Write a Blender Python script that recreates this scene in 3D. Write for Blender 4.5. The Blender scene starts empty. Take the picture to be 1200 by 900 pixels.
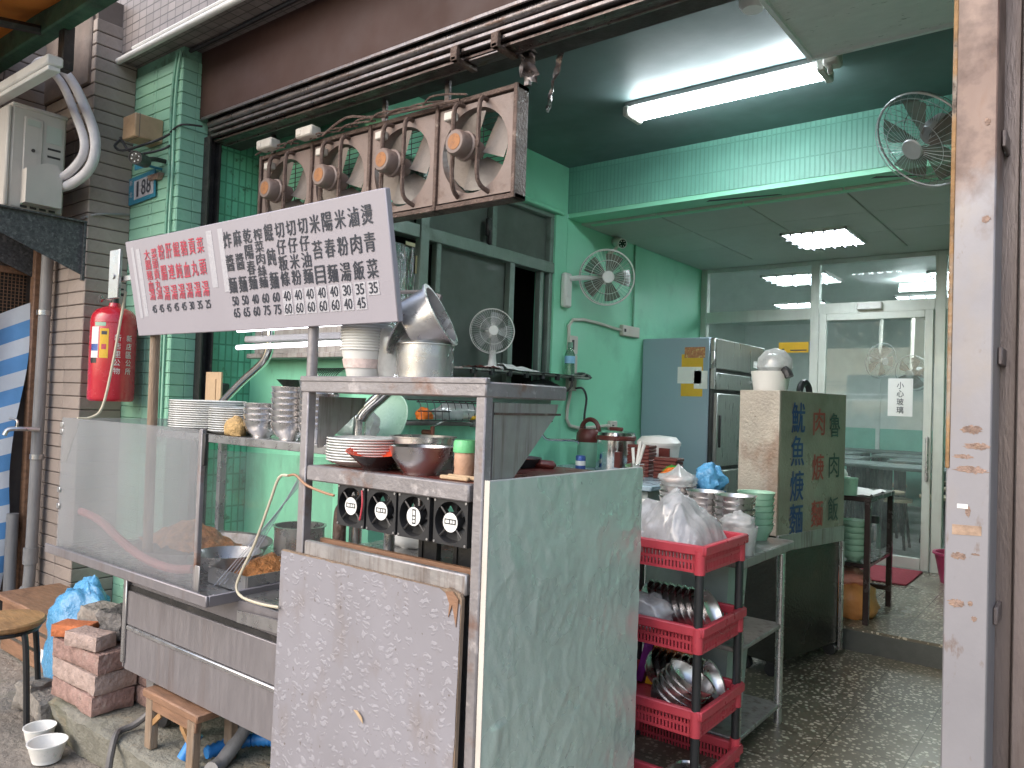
import bpy, bmesh, math, random
from mathutils import Matrix, Vector, noise
R = math.radians
rnd = random.Random(7)
scene = bpy.context.scene
col = scene.collection

# ------------------------------------------------------------------ camera, sky, sun, exposure
yaw, pitch, roll = 0.66148, 0.02474, 0.03410
fw = Vector((-math.sin(yaw)*math.cos(pitch), math.cos(yaw)*math.cos(pitch), math.sin(pitch)))
r0 = Vector((math.cos(yaw), math.sin(yaw), 0)); u0 = r0.cross(fw)
rt = math.cos(roll)*r0 + math.sin(roll)*u0
up = -math.sin(roll)*r0 + math.cos(roll)*u0
cam_d = bpy.data.cameras.new('camera'); cam = bpy.data.objects.new('camera', cam_d); col.objects.link(cam)
cam_d.sensor_width = 36; cam_d.lens = 27.033; cam_d.clip_start = .05; cam_d.clip_end = 500
cam.matrix_world = Matrix(((rt.x, up.x, -fw.x, 0), (rt.y, up.y, -fw.y, 0), (rt.z, up.z, -fw.z, 1.5), (0, 0, 0, 1)))
scene.camera = cam
SUN_EL, SUN_AZ = R(38), R(195)          # azimuth from +Y clockwise: behind the camera
world = bpy.data.worlds.new('World'); scene.world = world; world.use_nodes = True
wn = world.node_tree
sky = wn.nodes.new('ShaderNodeTexSky'); sky.sky_type = 'NISHITA'; sky.sun_disc = False
sky.sun_elevation = SUN_EL; sky.sun_rotation = SUN_AZ; sky.air_density = 1.2; sky.dust_density = 2.5; sky.ozone_density = 1.0
bg = wn.nodes['Background']; bg.inputs['Strength'].default_value = .15
wn.links.new(sky.outputs[0], bg.inputs[0])
sd = bpy.data.lights.new('sun', 'SUN'); sd.energy = .8; sd.angle = R(75); sd.color = (1, .975, .965)
sun = bpy.data.objects.new('sun', sd); col.objects.link(sun); sun.location = (0, -6, 9)
to_sun = Vector((math.sin(SUN_AZ)*math.cos(SUN_EL), math.cos(SUN_AZ)*math.cos(SUN_EL), math.sin(SUN_EL)))
sun.rotation_euler = to_sun.to_track_quat('Z', 'Y').to_euler()
vs = scene.view_settings; vs.view_transform = 'Standard'; vs.look = 'None'; vs.gamma = 1; vs.exposure = 1.02
vs.use_curve_mapping = False
scene.cycles.use_denoising = True; scene.cycles.max_bounces = 8; scene.cycles.transparent_max_bounces = 12
scene.cycles.sample_clamp_indirect = 6
scene.cycles.caustics_reflective = False; scene.cycles.caustics_refractive = False

# ------------------------------------------------------------------ geometry helper
class G:
    def __init__(s): s.v = []; s.f = []
    def add(s, vs, fs):
        o = len(s.v); s.v += [tuple(p) for p in vs]; s.f += [tuple(i+o for i in f) for f in fs]; return s
    def box(s, x0, x1, y0, y1, z0, z1, b=0):
        if x0 > x1: x0, x1 = x1, x0
        if y0 > y1: y0, y1 = y1, y0
        if z0 > z1: z0, z1 = z1, z0
        lo = (x0, y0, z0); hi = (x1, y1, z1)
        b = min(b, .45*min(hi[i]-lo[i] for i in range(3)))
        if b <= 0:
            v = [(x, y, z) for z in (z0, z1) for y in (y0, y1) for x in (x0, x1)]
            return s.add(v, [(0,2,3,1), (4,5,7,6), (0,1,5,4), (2,6,7,3), (0,4,6,2), (1,3,7,5)])
        v = []; idx = {}
        for c in range(8):
            sg = [(c >> i) & 1 for i in range(3)]
            for a in range(3):
                p = []
                for i in range(3):
                    e = hi[i] if sg[i] else lo[i]
                    if i != a: e += -b if sg[i] else b
                    p.append(e)
                idx[c, a] = len(v); v.append(p)
        f = []
        for a in range(3):
            o1, o2 = (a+1) % 3, (a+2) % 3
            for sgn in (0, 1):
                q = []
                for i, j in ((0,0), (1,0), (1,1), (0,1)):
                    c = (sgn << a) | (i << o1) | (j << o2); q.append(idx[c, a])
                f.append(q if sgn else q[::-1])
            for i in (0, 1):
                for j in (0, 1):
                    c0 = (i << o1) | (j << o2); c1 = c0 | (1 << a)
                    q = [idx[c0, o1], idx[c1, o1], idx[c1, o2], idx[c0, o2]]
                    f.append(q if i == j else q[::-1])
        for c in range(8):
            f.append([idx[c, 0], idx[c, 1], idx[c, 2]])
        return s.add(v, f)
    def xf(s, M, start=0):
        for i in range(start, len(s.v)): s.v[i] = tuple(M @ Vector(s.v[i]))
        return s
    def cyl(s, p0, p1, r, r1=None, n=14): return s.tube([p0, p1], [r, r if r1 is None else r1], n)
    def tube(s, pts, r, n=8, cap=True):
        P = [Vector(p) for p in pts]; m = len(P)
        rr = list(r) if isinstance(r, (list, tuple)) else [r]*m
        if 3 <= m <= 12:                       # Catmull-Rom through the given points
            Q = []; q = []
            for i in range(m-1):
                p0, p1, p2, p3 = P[max(i-1, 0)], P[i], P[i+1], P[min(i+2, m-1)]
                for k in range(4):
                    t = k/4; Q.append(.5*((2*p1)+(p2-p0)*t+(2*p0-5*p1+4*p2-p3)*t*t+(3*p1-p0-3*p2+p3)*t**3)); q.append(rr[i]*(1-t)+rr[i+1]*t)
            P = Q+[P[-1]]; rr = q+[rr[-1]]; m = len(P)
        T = [(P[min(i+1, m-1)] - P[max(i-1, 0)]).normalized() for i in range(m)]
        a = Vector((0, 0, 1)) if abs(T[0].z) < .9 else Vector((1, 0, 0))
        nx = T[0].cross(a).normalized(); o = []; f = []
        for i in range(m):
            nx = (nx - T[i]*nx.dot(T[i])).normalized(); ny = T[i].cross(nx)
            for k in range(n):
                t = 2*math.pi*k/n; o.append(P[i] + rr[i]*(math.cos(t)*nx + math.sin(t)*ny))
        for i in range(m-1):
            for k in range(n): f.append((i*n+k, i*n+(k+1) % n, (i+1)*n+(k+1) % n, (i+1)*n+k))
        if cap: f.append(tuple(range(n))[::-1]); f.append(tuple((m-1)*n+k for k in range(n)))
        return s.add(o, f)
    def lathe(s, prof, c=(0,0,0), n=24, M=None):
        o = []; f = []; rings = []
        for r, z in prof:
            if r < 1e-6: rings.append([len(o)]); o.append(Vector((0, 0, z)))
            else:
                rings.append(list(range(len(o), len(o)+n)))
                o += [Vector((r*math.cos(2*math.pi*k/n), r*math.sin(2*math.pi*k/n), z)) for k in range(n)]
        for a, b in zip(rings, rings[1:]):
            for k in range(n):
                k2 = (k+1) % n
                if len(a) == 1 and len(b) == 1: break
                if len(a) == 1: f.append((a[0], b[k2], b[k]))
                elif len(b) == 1: f.append((a[k], a[k2], b[0]))
                else: f.append((a[k], a[k2], b[k2], b[k]))
        if M is not None: o = [M @ p for p in o]
        return s.add([p + Vector(c) for p in o], f)
    def sheet(s, fn, nu, nv, closed=False):
        o = [fn(i/nu, j/nv) for j in range(nv+1) for i in range(nu+1)]
        return s.add(o, [(j*(nu+1)+i, j*(nu+1)+i+1, (j+1)*(nu+1)+i+1, (j+1)*(nu+1)+i) for j in range(nv) for i in range(nu)])
    def prism(s, pts, d):
        n = len(pts); d = Vector(d); A = [Vector(p) for p in pts]
        return s.add(A + [p + d for p in A], [tuple(range(n))[::-1], tuple(range(n, 2*n))] + [(i, (i+1) % n, n+(i+1) % n, n+i) for i in range(n)])
    def mesh(s, name, mat, smooth=None, recalc=True):
        m = bpy.data.meshes.new(name); m.from_pydata(s.v, [], s.f)
        if recalc:
            bm = bmesh.new(); bm.from_mesh(m); bmesh.ops.recalc_face_normals(bm, faces=bm.faces); bm.to_mesh(m); bm.free()
        if smooth:
            m.polygons.foreach_set('use_smooth', [True]*len(m.polygons)); m.set_sharp_from_angle(angle=R(smooth))
        if mat: m.materials.append(mat)
        m.update(); return m

def thing(name, label, cat, loc=(0,0,0), group=None, rot=None):
    o = bpy.data.objects.new(name, None); col.objects.link(o)
    o.empty_display_size = .05; o.location = loc
    if rot: o.rotation_euler = rot
    o['label'] = label; o['category'] = cat
    if group: o['group'] = group
    return o
def part(parent, name, g, mat, smooth=40, local=False, kind=None, label=None):
    m = g if isinstance(g, bpy.types.Mesh) else g.mesh(name, mat, smooth)
    o = bpy.data.objects.new(name, m); col.objects.link(o)
    if parent:
        o.parent = parent
        if not local and parent.type == 'EMPTY': o.matrix_parent_inverse = Matrix.Translation(parent.location).inverted()
    if kind: o['kind'] = kind
    if label: o['label'] = label
    return o
def attach(parent, name, g, mat, smooth=40):       # part given in world coordinates under a turned thing
    o = part(parent, name, g, mat, smooth, True)
    o.matrix_parent_inverse = (Matrix.Translation(parent.location) @ parent.rotation_euler.to_matrix().to_4x4()).inverted(); return o
def single(name, g, mat, label, cat, group=None, smooth=40, kind=None):
    xs = [p[0] for p in g.v]; ys = [p[1] for p in g.v]; zs = [p[2] for p in g.v]
    c = Vector(((min(xs)+max(xs))/2, (min(ys)+max(ys))/2, min(zs)))
    g.xf(Matrix.Translation(-c)); m = g.mesh(name, mat, smooth)
    o = bpy.data.objects.new(name, m); col.objects.link(o); o.location = c
    o['label'] = label; o['category'] = cat
    if group: o['group'] = group
    if kind: o['kind'] = kind
    return o
def struct(name, g, mat, smooth=None):
    o = bpy.data.objects.new(name, g.mesh(name, mat, smooth)); col.objects.link(o); o['kind'] = 'structure'; return o
def place(mesh, name, loc, label, cat, group=None, rot=None, scale=None):
    o = bpy.data.objects.new(name, mesh); col.objects.link(o); o.location = loc
    if rot: o.rotation_euler = rot
    if scale: o.scale = scale
    o['label'] = label; o['category'] = cat
    if group: o['group'] = group
    return o
def copy_thing(t, loc, rot=None, label=None):
    c = t.copy(); col.objects.link(c); c.location = loc
    if rot is not None: c.rotation_euler = rot
    if label: c['label'] = label
    for ch in t.children:
        d = ch.copy(); col.objects.link(d); d.parent = c
        for gch in ch.children:
            e = gch.copy(); col.objects.link(e); e.parent = d
    return c
def nz(x, y=0, z=0, s=0): return noise.noise(Vector((x+s*13.1, y+s*7.7, z-s*3.3)))
RotX = lambda a: Matrix.Rotation(a, 4, 'X')
RotY = lambda a: Matrix.Rotation(a, 4, 'Y')
RotZ = lambda a: Matrix.Rotation(a, 4, 'Z')
TR = lambda *p: Matrix.Translation(Vector(p))

# ------------------------------------------------------------------ materials
def base(name):
    m = bpy.data.materials.new(name); m.use_nodes = True
    nt = m.node_tree; return m, nt, nt.nodes['Principled BSDF']
def N(nt, t, **k):
    n = nt.nodes.new('ShaderNode'+t)
    for a, b in k.items(): setattr(n, a, b)
    return n
def noise_tex(nt, scale, detail=4, stretch=(1,1,1), rough=.6):
    tc = N(nt, 'TexCoord'); mp = N(nt, 'Mapping'); mp.inputs['Scale'].default_value = stretch
    nt.links.new(tc.outputs['Object'], mp.inputs[0])
    t = N(nt, 'TexNoise'); t.inputs['Scale'].default_value = scale; t.inputs['Detail'].default_value = detail; t.inputs['Roughness'].default_value = rough
    nt.links.new(mp.outputs[0], t.inputs['Vector']); return t
def ramp(nt, src, a, b, ca=(0,0,0,1), cb=(1,1,1,1)):
    r = N(nt, 'ValToRGB'); r.color_ramp.elements[0].position = a; r.color_ramp.elements[1].position = b
    r.color_ramp.elements[0].color = ca; r.color_ramp.elements[1].color = cb
    nt.links.new(src, r.inputs[0]); return r
def mixc(nt, fac, a, b, mode='MIX'):
    m = N(nt, 'Mix', data_type='RGBA', blend_type=mode)
    for i, v in ((0, fac), (6, a), (7, b)):
        if hasattr(v, 'is_output'): nt.links.new(v, m.inputs[i])
        else: m.inputs[i].default_value = v
    return m.outputs[2]
def c4(c): return (c[0], c[1], c[2], 1)
def mat(name, c, rough=.55, metal=0, var=.18, scale=6, bump=.08, bscale=70, dirt=(), rv=0, spec=.5, stretch=(1,1,1), coat=0, bd=.01, trans=0):
    """dirt: list of (colour, lo, hi, scale, stretch, strength)"""
    m, nt, p = base(name)
    t = noise_tex(nt, scale, 5, stretch)
    lo = c4([x*(1-var) for x in c]); hi = c4([min(1, x*(1+var)) for x in c])
    out = ramp(nt, t.outputs[0], .3, .7, lo, hi).outputs[0]
    if rv:
        oi = N(nt, 'ObjectInfo'); mr = N(nt, 'MapRange'); mr.inputs[3].default_value = 1-rv; mr.inputs[4].default_value = 1+rv
        nt.links.new(oi.outputs['Random'], mr.inputs[0])
        cm = N(nt, 'CombineColor')
        for i in range(3): nt.links.new(mr.outputs[0], cm.inputs[i])
        out = mixc(nt, 1.0, out, cm.outputs[0], 'MULTIPLY')
    rsrc = None
    for dc, a, b, sc, st, k in dirt:
        d = noise_tex(nt, sc, 6, st, .65); mk = ramp(nt, d.outputs[0], a, b, (0,0,0,1), (k,k,k,1))
        out = mixc(nt, mk.outputs[0], out, c4(dc)); rsrc = mk.outputs[0]
    nt.links.new(out, p.inputs['Base Color'])
    p.inputs['Metallic'].default_value = metal; p.inputs['Specular IOR Level'].default_value = spec
    r2 = noise_tex(nt, scale*2.3, 3, stretch); rr = N(nt, 'MapRange'); rr.inputs[1].default_value = .3; rr.inputs[2].default_value = .7
    rr.inputs[3].default_value = max(.03, rough-.12); rr.inputs[4].default_value = min(1, rough+.12)
    nt.links.new(r2.outputs[0], rr.inputs[0]); nt.links.new(rr.outputs[0], p.inputs['Roughness'])
    if coat: p.inputs['Coat Weight'].default_value = coat; p.inputs['Coat Roughness'].default_value = .15
    if trans: p.inputs['Transmission Weight'].default_value = trans
    if bump:
        bt = noise_tex(nt, bscale, 4, stretch); bp = N(nt, 'Bump'); bp.inputs['Strength'].default_value = min(1, bump*3); bp.inputs['Distance'].default_value = bd
        nt.links.new(bt.outputs[0], bp.inputs['Height']); nt.links.new(bp.outputs[0], p.inputs['Normal'])
    return m
def tilemat(name, c, mortar, w, h, axes, rough=.5, offset=0.0, var=.12, msize=.06, dirt=()):
    m, nt, p = base(name); tc = N(nt, 'TexCoord'); sp = N(nt, 'SeparateXYZ'); cb = N(nt, 'CombineXYZ')
    nt.links.new(tc.outputs['Object'], sp.inputs[0])
    for i, a in enumerate(axes): nt.links.new(sp.outputs[a], cb.inputs[i])
    b = N(nt, 'TexBrick'); b.offset = offset; b.inputs['Scale'].default_value = 1
    b.inputs['Brick Width'].default_value = w; b.inputs['Row Height'].default_value = h; b.inputs['Mortar Size'].default_value = msize*h
    b.inputs['Color1'].default_value = c4([x*(1-var) for x in c]); b.inputs['Color2'].default_value = c4([x*(1+var) for x in c]); b.inputs['Mortar'].default_value = c4(mortar)
    b.inputs['Mortar Smooth'].default_value = .3
    nt.links.new(cb.outputs[0], b.inputs['Vector']); out = b.outputs['Color']
    t = noise_tex(nt, 3, 5); mk = ramp(nt, t.outputs[0], .35, .75, (1,1,1,1), (.72,.72,.72,1)); out = mixc(nt, 1.0, out, mk.outputs[0], 'MULTIPLY')
    for dc, a, bb, sc, st, k in dirt:
        d = noise_tex(nt, sc, 6, st, .65); mk = ramp(nt, d.outputs[0], a, bb, (0,0,0,1), (k,k,k,1)); out = mixc(nt, mk.outputs[0], out, c4(dc))
    nt.links.new(out, p.inputs['Base Color']); p.inputs['Roughness'].default_value = rough
    bp = N(nt, 'Bump'); bp.invert = True; bp.inputs['Strength'].default_value = .6; bp.inputs['Distance'].default_value = .004
    nt.links.new(b.outputs['Fac'], bp.inputs['Height']); nt.links.new(bp.outputs[0], p.inputs['Normal']); return m
def emit(name, c, k):
    m, nt, p = base(name); p.inputs['Emission Color'].default_value = c4(c); p.inputs['Emission Strength'].default_value = k; p.inputs['Base Color'].default_value = c4(c); return m
def glass(name, tint=(1,1,1), haze=.1, hcol=(.8,.8,.82), gloss=.12, rough=.08, streak=(1,1,1), hvar=.6, hs=5):
    m, nt, p = base(name); nt.nodes.remove(p); out = nt.nodes['Material Output']
    tr = N(nt, 'BsdfTransparent'); tr.inputs[0].default_value = c4(tint)
    gl = N(nt, 'BsdfGlossy'); gl.inputs['Roughness'].default_value = rough
    lw = N(nt, 'LayerWeight'); lw.inputs[0].default_value = .25
    mr = N(nt, 'MapRange'); mr.inputs[3].default_value = gloss*.4; mr.inputs[4].default_value = min(1, gloss*4); nt.links.new(lw.outputs['Fresnel'], mr.inputs[0])
    m1 = N(nt, 'MixShader'); nt.links.new(mr.outputs[0], m1.inputs[0]); nt.links.new(tr.outputs[0], m1.inputs[1]); nt.links.new(gl.outputs[0], m1.inputs[2])
    df = N(nt, 'BsdfDiffuse'); df.inputs[0].default_value = c4(hcol); tl = N(nt, 'BsdfTranslucent'); tl.inputs[0].default_value = c4(hcol)
    m0 = N(nt, 'MixShader'); m0.inputs[0].default_value = .4; nt.links.new(df.outputs[0], m0.inputs[1]); nt.links.new(tl.outputs[0], m0.inputs[2])
    t = noise_tex(nt, hs, 6, streak, .6); h = N(nt, 'MapRange'); h.inputs[1].default_value = .3; h.inputs[2].default_value = .75
    h.inputs[3].default_value = haze*(1-hvar); h.inputs[4].default_value = min(1, haze*(1+hvar)); nt.links.new(t.outputs[0], h.inputs[0])
    m2 = N(nt, 'MixShader'); nt.links.new(h.outputs[0], m2.inputs[0]); nt.links.new(m1.outputs[0], m2.inputs[1]); nt.links.new(m0.outputs[0], m2.inputs[2])
    nt.links.new(m2.outputs[0], out.inputs[0]); return m
GRIME = (.05, .045, .035); RUST = (.19, .07, .025); BROWN = (.09, .055, .035)
D = lambda c, a=.52, b=.72, s=3, st=(1,1,1), k=.8: (c, a, b, s, st, k)
VS = (9, 9, .7)   # vertical streaks
M = {}
M['ground'] = mat('street_concrete', (.23,.2,.17), .85, var=.3, scale=2.2, bump=.3, bscale=22, dirt=[D((.07,.06,.045), .5,.68,1.6,k=.75), D((.1,.11,.05),.58,.75,2.4,k=.5), D((.36,.33,.29),.6,.75,5,k=.6)], bd=.02)
M['platform'] = mat('platform_concrete', (.21,.2,.165), .85, var=.25, scale=4, bump=.3, bscale=30, dirt=[D((.1,.1,.045),.5,.7,2.5,k=.7), D((.3,.22,.13),.55,.72,6,k=.6)], bd=.015)
M['green'] = mat('green_wall_paint', (.27,.69,.47), .5, var=.06, scale=1.5, bump=.04, bscale=30, dirt=[D((.10,.30,.19),.56,.8,2.2,k=.4)])
M['green_dirty'] = mat('green_wall_greasy', (.25,.65,.44), .45, var=.08, scale=1.5, bump=.05, bscale=30, dirt=[D((.10,.28,.17),.5,.75,2,(3,3,.8),.55), D((.09,.09,.04),.6,.76,3.2,(2,2,1),.55)])
M['green_tile'] = mat('green_painted_tile', (.27,.52,.385), .4, var=.08, scale=3, bump=.05, bscale=60, dirt=[D((.08,.13,.08),.63,.74,14,(1,1,1),.7), D((.14,.33,.22),.5,.75,2.4,(1,1,.6),.5)], rv=.05)
M['green_core'] = mat('pillar_mortar', (.19,.40,.29), .8, dirt=[D(GRIME,.5,.7,8)])
M['tilewall'] = tilemat('green_kitchen_tile', (.21,.58,.41), (.12,.36,.24), .045, .10, (1,2,0), .4, dirt=[D((.05,.07,.04),.58,.68,13,(1,1,1),.85), D((.08,.2,.11),.5,.7,2,k=.5)])
M['beamtile'] = tilemat('green_beam_tile', (.185,.48,.37), (.145,.40,.30), .028, .165, (0,2,1), .45, var=.03, msize=.025)
M['teal'] = mat('dark_teal_ceiling', (.115,.165,.162), .55, var=.12, scale=1.6, bump=.05, bscale=9, dirt=[D((.12,.2,.19),.55,.7,2.4,(1,3,1),.5)])
M['lowceil'] = mat('ceiling_board', (.44,.48,.43), .6, var=.05, scale=2, bump=.02, rv=.04)
M['white_ceil'] = mat('acoustic_panel', (.82,.84,.83), .8, var=.05, scale=8, bump=.25, bscale=45, stretch=(1,3,1), dirt=[D((.25,.27,.26),.64,.68,34,(.35,1,1),.8)])
M['brown'] = mat('brown_wall_tile', (.34,.28,.245), .6, var=.14, scale=5, bump=.1, bscale=50, rv=.10, dirt=[D((.075,.055,.05),.52,.74,2,(1,1,.8),.6)])
M['brown_core'] = mat('brown_wall_joint', (.16,.13,.115), .9)
M['overtile'] = tilemat('facade_mosaic', (.24,.205,.20), (.09,.08,.075), .085, .052, (0,2,1), .5, offset=0, var=.14, msize=.07, dirt=[D((.1,.08,.08),.55,.75,3,k=.5)])
M['overtile_s'] = tilemat('facade_mosaic_soffit', (.26,.225,.21), (.09,.08,.075), .085, .052, (0,1,2), .5, offset=0, var=.14, msize=.07, dirt=[D((.06,.05,.05),.5,.72,4,k=.6)])
M['shutter'] = mat('brown_shutter_box', (.062,.033,.028), .55, 0, spec=.25, var=.1, scale=2, bump=.03, bscale=12, dirt=[D((.06,.04,.035),.55,.75,3,(4,4,.6),.5)])
M['dark_rail'] = mat('dirty_rail', (.15,.12,.11), .35, .7, var=.3, scale=9, dirt=[D((.06,.035,.03),.45,.62,12,(1,6,6),.85)])
M['light_rail'] = mat('grey_rail', (.21,.19,.19), .35, .8, var=.2, scale=9, dirt=[D((.12,.07,.05),.5,.66,9,(1,5,5),.8)])
M['black_soffit'] = mat('sooty_soffit', (.05,.042,.04), .7, var=.4, scale=5, bump=.1, dirt=[D((.12,.1,.1),.55,.75,4,k=.5)])
M['steel'] = mat('stainless', (.50,.49,.49), .3, .85, var=.12, scale=7, bump=.02, bscale=80, dirt=[D((.2,.16,.14),.55,.72,3,(1,1,.5),.3)])
M['steel_dirty'] = mat('greasy_stainless', (.37,.35,.345), .42, .6, var=.2, scale=5, bump=.06, bscale=40, dirt=[D((.13,.08,.06),.5,.68,4,VS,.6), D((.42,.40,.40),.62,.72,16,(1,1,1),.5)])
M['cart_steel'] = mat('cart_stainless', (.26,.24,.25), .42, .5, var=.06, scale=6, bump=.04, bscale=60, stretch=(3,1,.5), dirt=[D((.16,.11,.09),.56,.74,2.4,(5,1,.3),.5)])
M['steel_paint'] = mat('rusty_painted_steel', (.27,.25,.255), .45, .35, var=.15, scale=9, bump=.08, bscale=60, dirt=[D((.50,.46,.46),.58,.66,20,(1,1,1),.6), D(RUST,.54,.68,6,(1,1,1),.75)])
M['chrome'] = mat('polished_steel', (.72,.72,.71), .16, 1, var=.06, scale=6, bump=.0)
M['bowl_steel'] = mat('bowl_steel', (.72,.70,.69), .3, 1, var=.08, scale=9, bump=.0, rv=.08)
M['pot_alu'] = mat('aluminium_pot', (.62,.60,.585), .33, .9, var=.1, scale=12, bump=.02)
M['rose'] = mat('greasy_fan_plastic', (.21,.155,.135), .45, var=.14, scale=7, bump=.08, bscale=50, dirt=[D((.11,.06,.04),.55,.72,9,k=.8)])
M['grime'] = mat('grease_brown', (.12,.08,.066), .6, .2, var=.3, scale=16, bump=.3, bscale=70, dirt=[D((.32,.26,.22),.58,.7,22,k=.6)])
M['fanblade_old'] = mat('greasy_blade', (.20,.17,.15), .4, var=.2, scale=6)
M['sticker_orange'] = mat('orange_sticker', (.33,.14,.05), .6, dirt=[D((.2,.09,.04),.55,.65,40,k=.8)])
M['wire'] = mat('greasy_wire', (.11,.1,.095), .5, .4, var=.3)
M['sign'] = mat('white_sign', (.355,.33,.365), .38, var=.03, scale=3, bump=.01, dirt=[D((.52,.49,.5),.6,.8,2.5,(1,1,1),.35)])
M['tape'] = mat('white_tape', (.46,.45,.485), .3, var=.03)
M['ink'] = mat('black_lettering', (.035,.04,.055), .4, var=.1, bump=0)
M['inkgreen'] = mat('faded_black_lettering', (.03,.06,.05), .4, var=.1, bump=0)
M['inkred'] = mat('red_lettering', (.50,.055,.09), .45, var=.15, scale=40, bump=0)
M['paintblue'] = mat('blue_lettering', (.02,.05,.17), .4, var=.15, scale=30, bump=0)
M['paintred'] = mat('red_paint_lettering', (.33,.05,.04), .4, var=.2, scale=30, bump=0)
M['red_ext'] = mat('extinguisher_red', (.52,.018,.035), .22, var=.05, bump=.01, coat=.6)
M['white'] = mat('white_plastic', (.74,.73,.70), .4, var=.04, scale=6, bump=.01, dirt=[D((.5,.46,.4),.58,.8,4,k=.4)])
M['offwhite'] = mat('aged_plastic', (.58,.545,.49), .45, var=.08, scale=5, bump=.02, dirt=[D((.33,.28,.22),.55,.78,5,(2,2,.6),.5)])
M['ac_white'] = mat('ac_casing', (.50,.47,.43), .5, var=.05, scale=4, bump=.02, dirt=[D((.24,.2,.17),.55,.78,4,(2,2,.6),.5)])
M['black'] = mat('black_plastic', (.022,.022,.024), .4, var=.2, bump=.02)
M['darkmetal'] = mat('dark_metal', (.05,.048,.048), .45, .5, var=.25, dirt=[D((.14,.12,.11),.56,.7,14,k=.5)])
M['granite'] = mat('speckled_bracket', (.085,.087,.09), .6, .2, var=.5, scale=60, bump=.1, dirt=[D((.19,.19,.19),.55,.62,30,k=.6)])
M['floral'] = None
M['rustcol'] = None
M['alu'] = mat('aluminium_frame', (.55,.58,.53), .45, .2, var=.06, scale=6, bump=.01, dirt=[D((.36,.37,.33),.56,.78,3,VS,.5)])
M['winframe'] = mat('window_frame', (.20,.26,.225), .45, .25, var=.1, scale=7, dirt=[D((.08,.1,.085),.56,.72,6,k=.6)])
M['pane'] = glass('window_pane', (.55,.62,.58), .78, (.26,.30,.27), .10, .08, (1,1,1), .15)
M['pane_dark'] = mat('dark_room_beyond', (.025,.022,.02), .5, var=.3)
M['doorglass'] = glass('door_glass', (.92,.96,.94), .07, (.5,.56,.53), .04, .02)
M['acrylic'] = glass('scratched_acrylic', (.93,.94,.95), .24, (.56,.56,.58), .10, .16, (1,1,.5), .5, 2.5)
M['film'] = glass('plastic_film', (.95,.95,.95), .2, (.62,.60,.58), .16, .12, (2,2,.8), .7, 5)
M['bag'] = glass('clear_plastic_bag', (.95,.95,.95), .52, (.84,.84,.84), .32, .1, (1,1,1), .4, 12)
M['bag_blue'] = mat('blue_plastic_bag', (.10,.32,.56), .28, var=.2, scale=9, bump=.25, bscale=18, bd=.02)
M['bag_pink'] = mat('pink_plastic_bag', (.62,.25,.20), .35, var=.2, scale=6, bump=.2, bscale=18, bd=.02)
M['bag_orange'] = mat('orange_bag_content', (.52,.22,.07), .5, var=.2, scale=5, bump=.2, bscale=14, bd=.02)
M['redplastic'] = mat('red_plastic', (.50,.055,.075), .35, var=.08, scale=8, bump=.01, dirt=[D((.26,.03,.04),.56,.76,6,k=.5)])
M['fridge'] = mat('pale_blue_panel', (.30,.39,.46), .4, .1, var=.03, scale=2, bump=.01)
M['fridge_steel'] = mat('fridge_steel', (.33,.35,.33), .35, .8, var=.06, scale=3, stretch=(1,6,.4))
M['wood'] = mat('worn_wood', (.36,.20,.085), .5, var=.25, scale=9, bump=.12, bscale=40, stretch=(1,6,1), dirt=[D((.12,.06,.03),.56,.72,7,k=.6)])
M['wood_grey'] = mat('weathered_wood', (.27,.19,.13), .75, var=.3, scale=8, bump=.2, bscale=50, stretch=(6,6,.6), dirt=[D((.4,.34,.28),.55,.7,10,(4,4,.6),.6)])
M['wood_red'] = mat('red_stained_wood', (.25,.135,.08), .55, var=.3, scale=8, stretch=(1,5,5), dirt=[D((.1,.05,.03),.55,.7,8,k=.6)])
M['orange'] = mat('orange_awning', (.62,.20,.03), .7, var=.15, scale=1.5, bump=.08, bscale=6, dirt=[D((.25,.09,.03),.5,.75,1.2,k=.6)])
M['green_beam'] = mat('green_awning_beam', (.04,.115,.07), .6, var=.3, scale=6, dirt=[D((.02,.03,.02),.5,.7,4,k=.7)])
M['blue_stripe'] = mat('blue_tarp', (.13,.34,.66), .45, var=.1, scale=6, bump=.1, bscale=20)
M['white_stripe'] = mat('white_tarp', (.72,.74,.78), .45, var=.06, scale=6, bump=.1, bscale=20)
M['pvc'] = mat('grey_pvc', (.26,.25,.245), .5, var=.1, dirt=[D((.14,.12,.1),.55,.75,4,VS,.6)])
M['brick_red'] = mat('red_paver', (.33,.205,.175), .9, var=.3, scale=22, bump=.9, bscale=48, rv=.12, dirt=[D((.46,.36,.31),.55,.7,14,k=.6)], bd=.012)
M['brick_pale'] = mat('pale_paver', (.42,.31,.27), .9, var=.25, scale=22, bump=.9, bscale=48, rv=.1, dirt=[D((.25,.2,.18),.55,.7,9,k=.5)], bd=.012)
M['brick_orange'] = mat('orange_brick', (.50,.155,.06), .85, var=.2, scale=14, bump=.3, bscale=50)
M['brick_grey'] = mat('grey_block', (.30,.27,.24), .9, var=.35, scale=14, bump=.5, bscale=40, dirt=[D((.13,.12,.11),.5,.66,9,k=.6)], bd=.015)
M['stone'] = mat('dark_rough_stone', (.15,.14,.135), .9, var=.5, scale=20, bump=.6, bscale=45, bd=.02)
M['paper'] = mat('white_paper', (.78,.77,.74), .7, var=.04, bump=.02)
M['yellow'] = mat('yellow_print', (.70,.42,.03), .5, var=.1)
M['cream'] = mat('cream_cardboard', (.52,.37,.23), .7, var=.1, dirt=[D((.3,.2,.12),.55,.7,12,k=.5)])
M['food'] = mat('braised_food', (.50,.20,.06), .5, var=.4, scale=35, bump=.5, bscale=50, bd=.02)
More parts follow.
